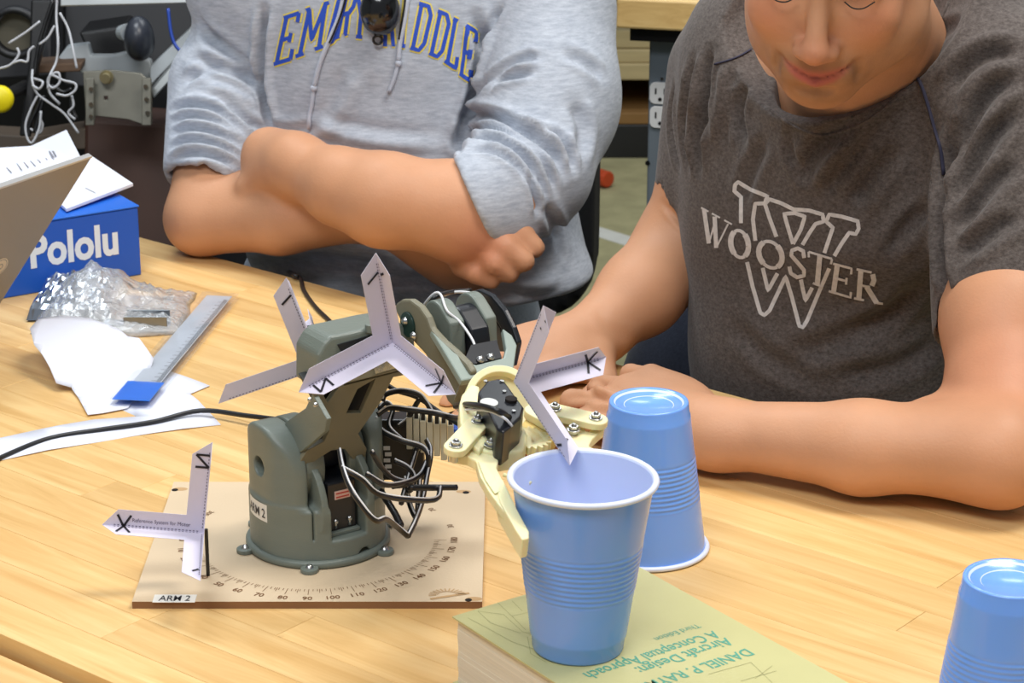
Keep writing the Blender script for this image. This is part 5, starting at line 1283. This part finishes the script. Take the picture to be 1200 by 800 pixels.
body = [Ell(cx-fw2*-.0+V((0,0,0)), (.135,.075,.17), T2, .03), Ell(D(965,390,2.24), (.11,.075,.16), T2, .03),
        Cone(nb-up*.03, H2.p(0,-.045,-.03), .060, .056, .025), Cone(H2.p(0,-.05,-.03), Cc-cn*.05, .056, .058, .03),
        Cone(rs, D(824,205,2.27), .038, .037, .02), Cone(D(824,205,2.27), re_, .039, .045, .02), Cone(re_, rm_, .0455, .039, .015), Cone(rm_, rw_, .039, .0265, .015),
        Cone(ls, D(1180,290,2.0), .042, .042, .02), Cone(D(1180,300,2.0), D(1180,372,1.97), .043, .051, .02), Cone(D(1180,372,1.97), D(1180,470,1.93), .052, .047, .02), Cone(D(1180,470,1.93), le_, .047, .036, .02), Cone(le_, D(1100,520,1.93), .036, .040, .015),
        Cone(le_+V((0,0,.006)), lm_, .037, .036, .02), Cone(lm_, lw_2, .036, .0255, .015)]
hr = hand(rw_, rh_-rw_, (up*.8+fw2*.6), 1, 1.12, (8,24,18), 4, (.7,.1))
hl = hand(lw_2, lh_-lw_2+V((0,0,.004)), (up*.9+fw2*.4), -1 if False else 1, 1.22, (18,40,30), 5, (.6,.2))
body += hr+hl+head_prims(H2)
body.append(Cone(H2.p(.052,-.06,.01), nb+sx2*.02, .022, .03, .03))
fn = union(body); hc2 = head_carve(H2)
fb2 = lambda p: hc2(p, smax(fn(p), TZ+.0008-p[:,2], .003) if False else fn(p))
v, q = surface(fb2, fn.lo, fn.hi, .0027); v = relax(v.astype(f32), q, 1, .5)
v[:,2] = np.where((v[:,2] < TZ+.001) & (v[:,2] > TZ-.03) & (v[:,1] < 2.1), TZ+.001, v[:,2])
tone = face_tone(v, H2, srgb(206,152,116)[:3])
for c_, r_ in ((D(1170,560,1.88), .03), (D(1185,430,1.90), .06)):
    dd = np.exp(-(np.linalg.norm(v-A3(c_), axis=1)/r_)**2)[:, None]*.25; tone = tone*(1-dd)+A3(srgb(206,110,84)[:3])*dd
N = normals(v, q); bb_ = bvh_of(v, q)
v = creases(v, N, q, [([(776,236),(790,252),(806,268),(826,284)],.0030,-.0016), ([(700,352),(712,380),(740,400)],.006,-.0005),
    ([(640,462),(680,452),(720,462)],.004,.0022), ([(634,480),(680,474),(730,478)],.004,.002)], bb_)
loc2(np_mesh('body', v, q, man2, M_skin, tone))
hair_of(H2, man2); eyes_of(H2, man2)
# tee
tee = [Ell(cx, (.158,.100,.185), T2, .05), Ell(D(968,330,2.22), (.128,.094,.17), T2, .05), Ell(D(975,440,2.23), (.136,.100,.12), T2, .04),
       Cone(D(905,60,2.22), D(1120,50,2.10), .082, .085, .05), Cone(Cc-cn*.11, Cc-cn*.01, .125, cR+.012, .035),
       Cone(rs, D(823,215,2.27), .052, .046, .03), Cone(ls, D(1182,388,1.98), .068, .063, .045), Cone(D(1100,90,2.09), ls, .075, .066, .04)]
ft = union(tee); torso2 = union(tee[:5]); s_r = union(tee[5:6]); s_l = union(tee[6:])
uarmR = union([Cone(D(824,195,2.27), re_, .039, .046)]); uarmL = union([Cone(D(1180,340,2.0), D(1180,372,1.97), .050, .051), Cone(D(1180,372,1.97), D(1180,470,1.93), .052, .047)])
cr2o, cr2n = D(812,236,2.27), (D(818,250,2.26)-D(832,120,2.27)).normalized(); cr2n = (cr2n+V((.35,0,0))).normalized()
cl2o, cl2n = D(1160,393,1.98), (D(1180,470,1.93)-D(1180,200,2.02)).normalized()
neck2 = union([Cone(nb-up*.06-V((0,.02,0)), H2.p(0,-.03,-.02), .066, .066, .01), Cone(nb-up*.06, D(975,85,2.06), .062, .050, .02), Ell(chin-up*.015, (.05,.05,.03), None, .02)])
def shirt(p):
    d = torso2(p); d = smax(d, .66-p[:,2], .01)
    pl_ = (p-A3(cr2o))@A3(cr2n); r = smax(s_r(p), pl_, .004); r = smax(r, -(uarmR(p)-.003+np.where(pl_ < -.02, 9, 0)), .002)
    pl_ = (p-A3(cl2o))@A3(cl2n); l = smax(s_l(p), pl_, .004); l = smax(l, -(uarmL(p)-.003+np.where(pl_ < -.02, 9, 0)), .002)
    d = smin(smin(d, r, .02), l, .02)
    rel = p-A3(Cc); hgt = rel@A3(cn); rad_ = np.sqrt(np.maximum((rel*rel).sum(1)-hgt*hgt, 0))
    d = np.where(rad_ < cR+.05, smax(d, hgt-.001-np.maximum(rad_-cR-.006, 0)*.9, .004), d)
    d = smax(d, -np.maximum(rad_-cR+.003, -.045-hgt), .003)
    # ribbed collar band

    return d
v, q = surface(shirt, ft.lo, ft.hi, .0034); v = relax(v.astype(f32), q, 3, .5); N = normals(v, q); v = v+N*(nz3(v, 24, 21)*.0014)[:, None]
b0 = bvh_of(v, q)
TL = [([(1120,30),(1090,45),(1060,80),(1020,112),(980,150),(955,175),(940,205)],.007,-.011), ([(1110,50),(1075,88),(1035,124),(995,165),(965,200)],.007,.006), ([(1000,160),(975,190),(955,220)],.006,.004), ([(1050,170),(1020,210),(1000,240)],.008,-.005),
      ([(1090,240),(1060,270),(1040,300)],.007,-.004), ([(1190,90),(1160,110),(1135,150),(1120,200)],.007,-.007), ([(1195,130),(1165,160),(1140,200),(1120,235)],.007,-.007), ([(1195,190),(1165,215),(1140,245),(1120,270)],.007,-.006),
      ([(1195,250),(1160,275),(1125,300)],.007,-.005), ([(1120,150),(1108,200),(1104,260),(1106,320),(1108,360)],.006,-.010), ([(1195,60),(1160,62),(1130,80),(1110,110)],.008,-.006),
      ([(832,60),(826,100),(828,150)],.006,-.006), ([(812,70),(806,110),(802,150),(808,200)],.006,-.005), ([(850,70),(846,120),(836,170)],.007,.004), ([(874,95),(866,130),(872,170)],.007,-.005), ([(790,100),(788,150),(796,200)],.005,-.004), ([(828,100),(820,150),(818,200),(824,240)],.006,-.009),
      ([(900,160),(880,200),(868,240)],.008,-.003), ([(1080,330),(1040,370),(980,400),(920,420)],.010,-.004), ([(1100,400),(1050,430),(980,445)],.009,-.004), ([(860,380),(900,420),(960,450)],.009,-.003), ([(930,140),(925,170),(935,200)],.006,-.004)]
rel = v-A3(Cc); hg_ = rel@A3(cn); rd_ = np.sqrt(np.maximum((rel*rel).sum(1)-hg_*hg_, 0)); mask = np.clip((rd_-cR-.006)/.022, 0, 1)
for o_, n_ in ((cr2o, cr2n), (cl2o, cl2n)):
    dd = (v-A3(o_))@A3(n_); mask *= np.where(np.linalg.norm(v-A3(o_), axis=1) < .13, np.clip((-dd-.006)/.03, 0, 1), 1)
v = creases(v, N, q, TL, b0, 1.8, mask); v = relax(v, q, 1, .35); b2 = bvh_of(v, q)
loc2(np_mesh('tee_shirt', v, q, man2, M_tee))
# sleeve seams and hem stitching
M_navy = mat('navy_thread', (40,40,62), .8)
for pl_, w_ in (([(1074,86),(1082,104),(1088,122),(1096,150),(1102,172),(1106,205)], .0024), ([(838,75),(850,72),(866,66),(880,58)], .0018)):
    bm = bmesh.new(); p_ = on_cloth(b2, pl_, .0003)
    if len(p_) > 1: add_tube(bm, p_, .0009, 6, rx=w_); loc2(bobj('raglan_seam', bm, man2, M_navy, True))
pts = on_cloth(b2, [(1114,350),(1130,345),(1150,341),(1175,337),(1196,334)], .0002)
if len(pts) > 1: bm = bmesh.new(); add_tube(bm, pts, .0007, 5); loc2(bobj('hem_stitch', bm, man2, M_navy, True))
pts = on_cloth(b2, [(897,124),(925,145),(960,158),(1000,150),(1040,124),(1075,82),(1098,40),(1112,2)], .0)
if len(pts) > 1: bm = bmesh.new(); add_tube(bm, pts, .0016, 8); loc2(bobj('collar_seam', bm, man2, M_tee, True))
# printed college emblem
M_prn = mat('faded_white_print', (206,202,200), .8, var=.12, nscale=220)
g = lambda L: [(820+x/4.21, 200+y/4.21) for x, y in L]
EMB = [g([(205,258),(205,130),(172,100),(175,70),(190,55),(250,92),(335,125),(322,160),(275,162),(264,240),(276,345)]), g([(322,165),(345,140),(400,158),(465,190),(540,195),(608,215),(612,250),(572,262),(540,310),(508,365)]), g([(324,165),(345,230),(380,325)]),
       g([(462,360),(440,290),(418,212),(470,208),(520,225),(500,290),(462,360)]), g([(616,405),(658,280),(625,250),(640,215),(700,225),(780,248),(785,285),(770,312),(738,305),(700,360),(665,420)]),
       g([(235,450),(262,570),(300,700),(320,712),(345,690),(425,520),(455,620),(492,765),(510,772),(530,740),(592,590),(640,480)]), g([(312,478),(338,590),(385,505)]), g([(500,535),(522,640),(556,575)])]
loc2(ribbons('printed_letter', b2, [(l, 4.6) for l in EMB], 4.6, .0004, M_prn, man2))
def ell_l(cx_, cy_, rx_, ry_, tilt=.25): return [(cx_+rx_*math.cos(a)*1.0, cy_+ry_*math.sin(a)+rx_*math.cos(a)*tilt) for a in [k*2*math.pi/20 for k in range(21)]]
q4 = lambda st, qd, w: [(x, w) for x in quad_letter(st, [g([a])[0] for a in qd])]
WQ = ((28,345),(112,395),(18,185),(160,262))
S_ = []
S_.append(q4([[(.05,1),(.25,0)],[(.42,.95),(.68,0)]], WQ, 5.0)+q4([[(.25,0),(.48,.95)],[(.68,0),(.9,.95)],[(-.05,1),(.2,1)],[(.32,1),(.6,1)],[(.75,1),(1.02,1)]], WQ, 2.0))
for c_ in ((200,360,44,66),(352,412,58,64)):
    e_ = g(ell_l(*c_)); S_.append([(e_[13:18], 4.0), (e_[3:8], 4.0), (e_[7:14], 6.4), (e_[17:21]+e_[0:4], 6.4)])
SQ = ((438,505),(528,535),(448,372),(525,395)); S_.append(q4([[(.9,.75),(.85,.98),(.5,1.02),(.15,.88),(.12,.7),(.5,.52),(.88,.32),(.88,.12),(.5,-.02),(.15,.05),(.05,.28)]], SQ, 4.6))
TQ = ((545,545),(622,575),(540,398),(655,432)); S_.append(q4([[(.48,0),(.48,1)]], TQ, 6)+q4([[(0,1),(1,1)],[(0,.82),(0,1)],[(1,.82),(1,1)],[(.2,0),(.78,0)]], TQ, 2.6))
EQ = ((638,590),(745,622),(660,455),(755,480)); S_.append(q4([[(.22,0),(.22,1)]], EQ, 6)+q4([[(0,0),(1,0),(1,.2)],[(0,1),(.95,1),(.95,.8)],[(.22,.52),(.75,.52)],[(.75,.4),(.75,.64)]], EQ, 2.8))
RQ = ((762,625),(880,650),(775,482),(880,505)); S_.append(q4([[(.2,0),(.2,1)],[(.75,.95),(.82,.75),(.72,.55)],[(.5,.48),(.95,.0)]], RQ, 6)+q4([[(0,0),(.42,0)],[(0,1),(.7,1)],[(.2,.48),(.65,.5)],[(.85,0),(1.2,.02)]], RQ, 2.8))
for s_ in S_: loc2(ribbons('printed_letter', b2, s_, 4, .0009, M_prn, man2))
legs(man2, V((cx.x+.06, cx.y+.14, .595)), V((cx.x-.10, cx.y+.22, .595)), fw2, M_jean2, fy=.40)
st = empty('stool', (cx.x+.0, cx.y+.22, 0), 0, 'black padded stool under the person in the charcoal tee', 'stool')
bm = bmesh.new(); add_lathe(bm, [(0,.44),(.15,.44),(.17,.455),(.17,.47),(.15,.49),(0,.492)], n=48); bobj('seat', bm, st, M_seat, True)
for k in range(4):
    an = math.pi/4+k*math.pi/2; d = V((math.cos(an), math.sin(an), 0)); bm = bmesh.new(); add_tube(bm, [d*.12+V((0,0,.445)), d*.2+V((0,0,.001))], .012, 10); bobj('leg', bm, st, M_legm, True)
bm = bmesh.new(); add_lathe(bm, [(.165+.007*math.cos(k*math.pi/4), .16+.007*math.sin(k*math.pi/4)) for k in range(8)], n=40, close=True); bobj('foot_ring', bm, st, M_legm, True)
# ================================================================== equipment cart at the far left
M_alum = mat('brushed_aluminium', (168,172,172), .35, .8, var=.1, nscale=20); M_dkgrey = mat('dark_grey_case', (32,33,37), .5, var=.2, nscale=6); M_brown = mat('brown_casing', (58,34,24), .55, var=.3, nscale=8)
M_plate = mat('weathered_bracket', (116,114,104), .45, .55, var=.12, nscale=25); M_frost = mat('frosted_plastic', (168,175,180), .45)
Yd = 3.25
def Q(x, y, d=Yd): return D(x, y, d)
o0 = V((-.5, 3.15, 0)); mach = empty('machine_cart', o0, 0, 'dark open machine with brackets, tubing and casings at the upper left', 'machine')
def mo(name, bm, mt, smooth=False, bevel=0, parent=None):
    bmesh.ops.translate(bm, verts=bm.verts, vec=-o0); return bobj(name, bm, parent or mach, mt, smooth, bevel)
def mpoly(name, pts, d, th, mt, bevel=.002, parent=None):
    bm = bmesh.new(); add_prism(bm, [Q(x, y, d) for x, y in pts], V((0, th, 0))); return mo(name, bm, mt, False, bevel, parent)
bm = bmesh.new(); add_box(bm, (-.62,3.62,.50), (1.3,.03,1.0)); mo('rear_panel', bm, M_blk)
bm = bmesh.new(); add_box(bm, (-.62,3.38,.27), (1.3,.5,.36)); mo('lower_case', bm, M_blk, bevel=.01)
bm = bmesh.new(); add_box(bm, (-.62,3.38,.06), (1.25,.45,.04)); mo('cart_base', bm, M_dkgrey, bevel=.004)
for x in (-1.15, -.1):
    for y in (3.2, 3.55): bm = bmesh.new(); add_cyl(bm, (x-.015,y,.03), (x+.015,y,.03), .03, n=20); mo('castor', bm, M_blk)
bm = bmesh.new(); add_box(bm, (.0,3.38,.50), (.04,.5,.98)); mo('side_panel', bm, M_blk, bevel=.003)
mpoly('brown_case', [(98,138),(205,146),(205,300),(98,300)], 3.2, .2, M_brown, .006)
mpoly('black_panel', [(176,108),(230,60),(250,110),(215,300),(180,300)], 3.28, .05, M_blk, .003)
mpoly('grey_casing', [(75,0),(250,-10),(250,80),(170,110),(75,100)], 3.5, .06, M_dkgrey, .003)
mpoly('top_rail', [(70,-6),(235,-12),(235,4),(70,8)], 3.12, .05, M_alum, .002)
mpoly('inner_box', [(92,38),(146,30),(150,64),(104,66)], 3.3, .08, M_blk, .004)
mpoly('frosted_guard', [(68,68),(78,55),(103,52),(106,66),(132,66),(150,62),(176,72),(182,98),(170,100),(130,84),(96,86),(78,76)], 3.18, .02, M_frost, .002)
mpoly('diagonal_rail', [(176,106),(226,44),(240,50),(180,116)], 3.1, .03, M_alum, .002); mpoly('diagonal_web', [(176,100),(176,78),(222,34),(230,44)], 3.14, .02, M_frost, .001)
mpoly('pale_block', [(224,4),(262,2),(262,48),(228,48)], 3.2, .06, M_frost, .004)
mpoly('black_clip', [(228,48),(244,46),(244,64),(222,62)], 3.15, .03, M_blk, .002)
bm = holes_plate([Q(x, y, 3.08) for x, y in [(97,84),(130,82),(165,86),(178,98),(178,146),(170,147),(150,140),(112,136),(110,147),(101,146)]], [[Q(x, y, 3.08) for x, y in [(122,113),(126,113),(126,117),(122,117)]]], V((0,.004,0))); br = mo('mounting_bracket', bm, M_plate, bevel=.001)
for x0, x1 in ((100,110), (166,177)): mpoly('bracket_flange', [(x0,92),(x1,92),(x1,147),(x0,147)], 3.06, .006, M_plate, .001)
for x, y in ((107,104),(107,122),(107,136),(171,101),(172,116),(173,132)):
    c = Q(x, y, 3.057); bm = bmesh.new(); add_cyl(bm, c, c-V((0,.003,0)), .003, n=12); mo('rivet', bm, M_steel)
c = Q(125, 90, 3.07); bm = bmesh.new(); add_cyl(bm, c, c-V((0,.012,0)), .006, n=16); add_cyl(bm, c, c-V((0,.003,0)), .009, n=16); mo('brass_fitting', bm, mat('brass', (170,160,126), .4, .7))
# round dark knob with pale hub
c = Q(163, 44, 3.12); v_, q_ = surface(lambda p: smin(Ell(c, (.019,.03,.028))(p), Ell(c+V((0,.01,-.012)), (.016,.03,.018))(p), .01), A3(c)-.04, A3(c)+.04, .0025); k_ = np_mesh('drive_wheel', v_.astype(f32), q_, mach, mat('slate_rubber', (48,52,62), .35)); k_.location = -o0
bm = bmesh.new(); add_cyl(bm, Q(150,38,3.13), Q(143,38,3.14), .012, .010, 20); mo('hub', bm, M_frost)
# vent ring at the left
c = Q(20, 36, 3.3); bm = bmesh.new(); add_lathe(bm, [(.028,0),(.036,0),(.036,.02),(.028,.02)], c=c, z=(0,-1,0), n=32, close=True); mo('vent_ring', bm, M_dkgrey, True); bm = bmesh.new(); add_cyl(bm, c, c-V((0,.004,0)), .027, n=28); mo('vent_disc', bm, mat('khaki_disc', (110,106,92), .7))
mpoly('dark_strut', [(36,0),(66,0),(44,80),(36,160),(22,160),(34,70)], 3.12, .02, M_blk, .003)
mpoly('upper_left_block', [(-30,-10),(60,-10),(60,90),(-30,95)], 3.4, .1, M_dkgrey, .004)
mpoly('rusty_ledge', [(40,76),(96,74),(94,84),(42,86)], 3.15, .05, mat('rusty_brown', (88,66,48), .7, var=.3, nscale=20), .002)
mpoly('olive_ledge', [(-30,156),(40,160),(100,150),(100,175),(-30,180)], 3.2, .05, mat('olive_brown', (74,62,50), .6, var=.2, nscale=12), .002)
# yellow knob
c = Q(0, 116, 3.0); t = empty('yellow_knob', c, 0, 'bright yellow round cap at the left edge above the laptop', 'cap')
bm = bmesh.new(); add_lathe(bm, [(0,.012),(.012,.012),(.0165,.008),(.0175,0),(.0165,-.006),(0,-.006)], z=(0.15,-1,.2), n=36); bobj('cap', bm, t, mat('yellow_plastic', (246,226,20), .4), True)
bm = bmesh.new(); add_cyl(bm, V((0,.005,0)), V((0,.16,-.02)), .008, n=12); bobj('stem', bm, t, M_blk)
# loose wiring loom
loom = empty('wiring_loom', Q(60,100,3.0), 0, 'tangled white and black wires hanging from the machine', 'wires'); lo = Q(60,100,3.0)
def lw3(pts, m_, r=.0016):
    bm = bmesh.new(); add_tube(bm, smooth_path([Q(x, y, d)-lo for x, y, d in pts], 6), r, 6); return bobj('wire', bm, loom, m_, True)
M_gw = mat('grey_wire', (196,198,204), .45)
for pts in ([(67,-5,3.0),(66,20,3.0),(68,50,2.99),(66,72,2.99),(58,90,2.98),(58,108,2.98),(70,122,2.98)], [(70,15,3.0),(80,34,3.0),(86,60,2.99),(90,80,2.99)], [(64,30,3.0),(56,44,3.0),(46,52,3.0)], [(47,25,3.02),(30,38,3.02),(10,51,3.02)],
            [(20,56,3.0),(22,64,3.0),(12,76,3.0),(-4,81,3.0)], [(14,74,3.0),(24,71,3.0),(32,72,3.0),(34,60,3.0),(40,54,3.0)], [(38,82,2.99),(38,96,2.98),(44,110,2.98),(60,122,2.98),(76,134,2.98),(92,156,2.98)],
            [(56,104,2.97),(58,90,2.97),(68,85,2.97),(70,96,2.97),(62,103,2.97),(56,97,2.97),(60,88,2.97),(74,94,2.97),(88,98,2.97),(88,106,2.97),(78,112,2.97),(66,110,2.97)], [(44,112,2.98),(36,128,2.98),(30,146,2.98),(32,162,2.98),(38,167,2.98),(46,150,2.98),(48,130,2.98)],
            [(40,92,2.98),(50,96,2.97),(46,104,2.97),(38,100,2.98)], [(84,112,2.98),(86,124,2.98),(80,132,2.98),(88,140,2.98)], [(34,150,2.99),(46,156,2.99),(50,146,2.99),(46,138,2.99)]): lw3(pts, M_gw)
for pts in ([(48,116,2.99),(42,130,2.99),(34,148,2.99),(34,160,2.99)], [(52,112,2.99),(46,134,2.99),(40,156,2.99)], [(60,100,3.0),(74,108,3.0),(84,104,3.0)], [(62,0,3.02),(52,30,3.02),(44,60,3.02),(40,90,3.02)], [(84,108,2.99),(84,126,2.99),(90,140,2.99)]): lw3(pts, M_blk, .0028)
lw3([(197,10,3.08),(200,36,3.08),(205,52,3.08),(214,61,3.08),(226,60,3.08)], mat('blue_wire', (30,70,170), .4), .0022)
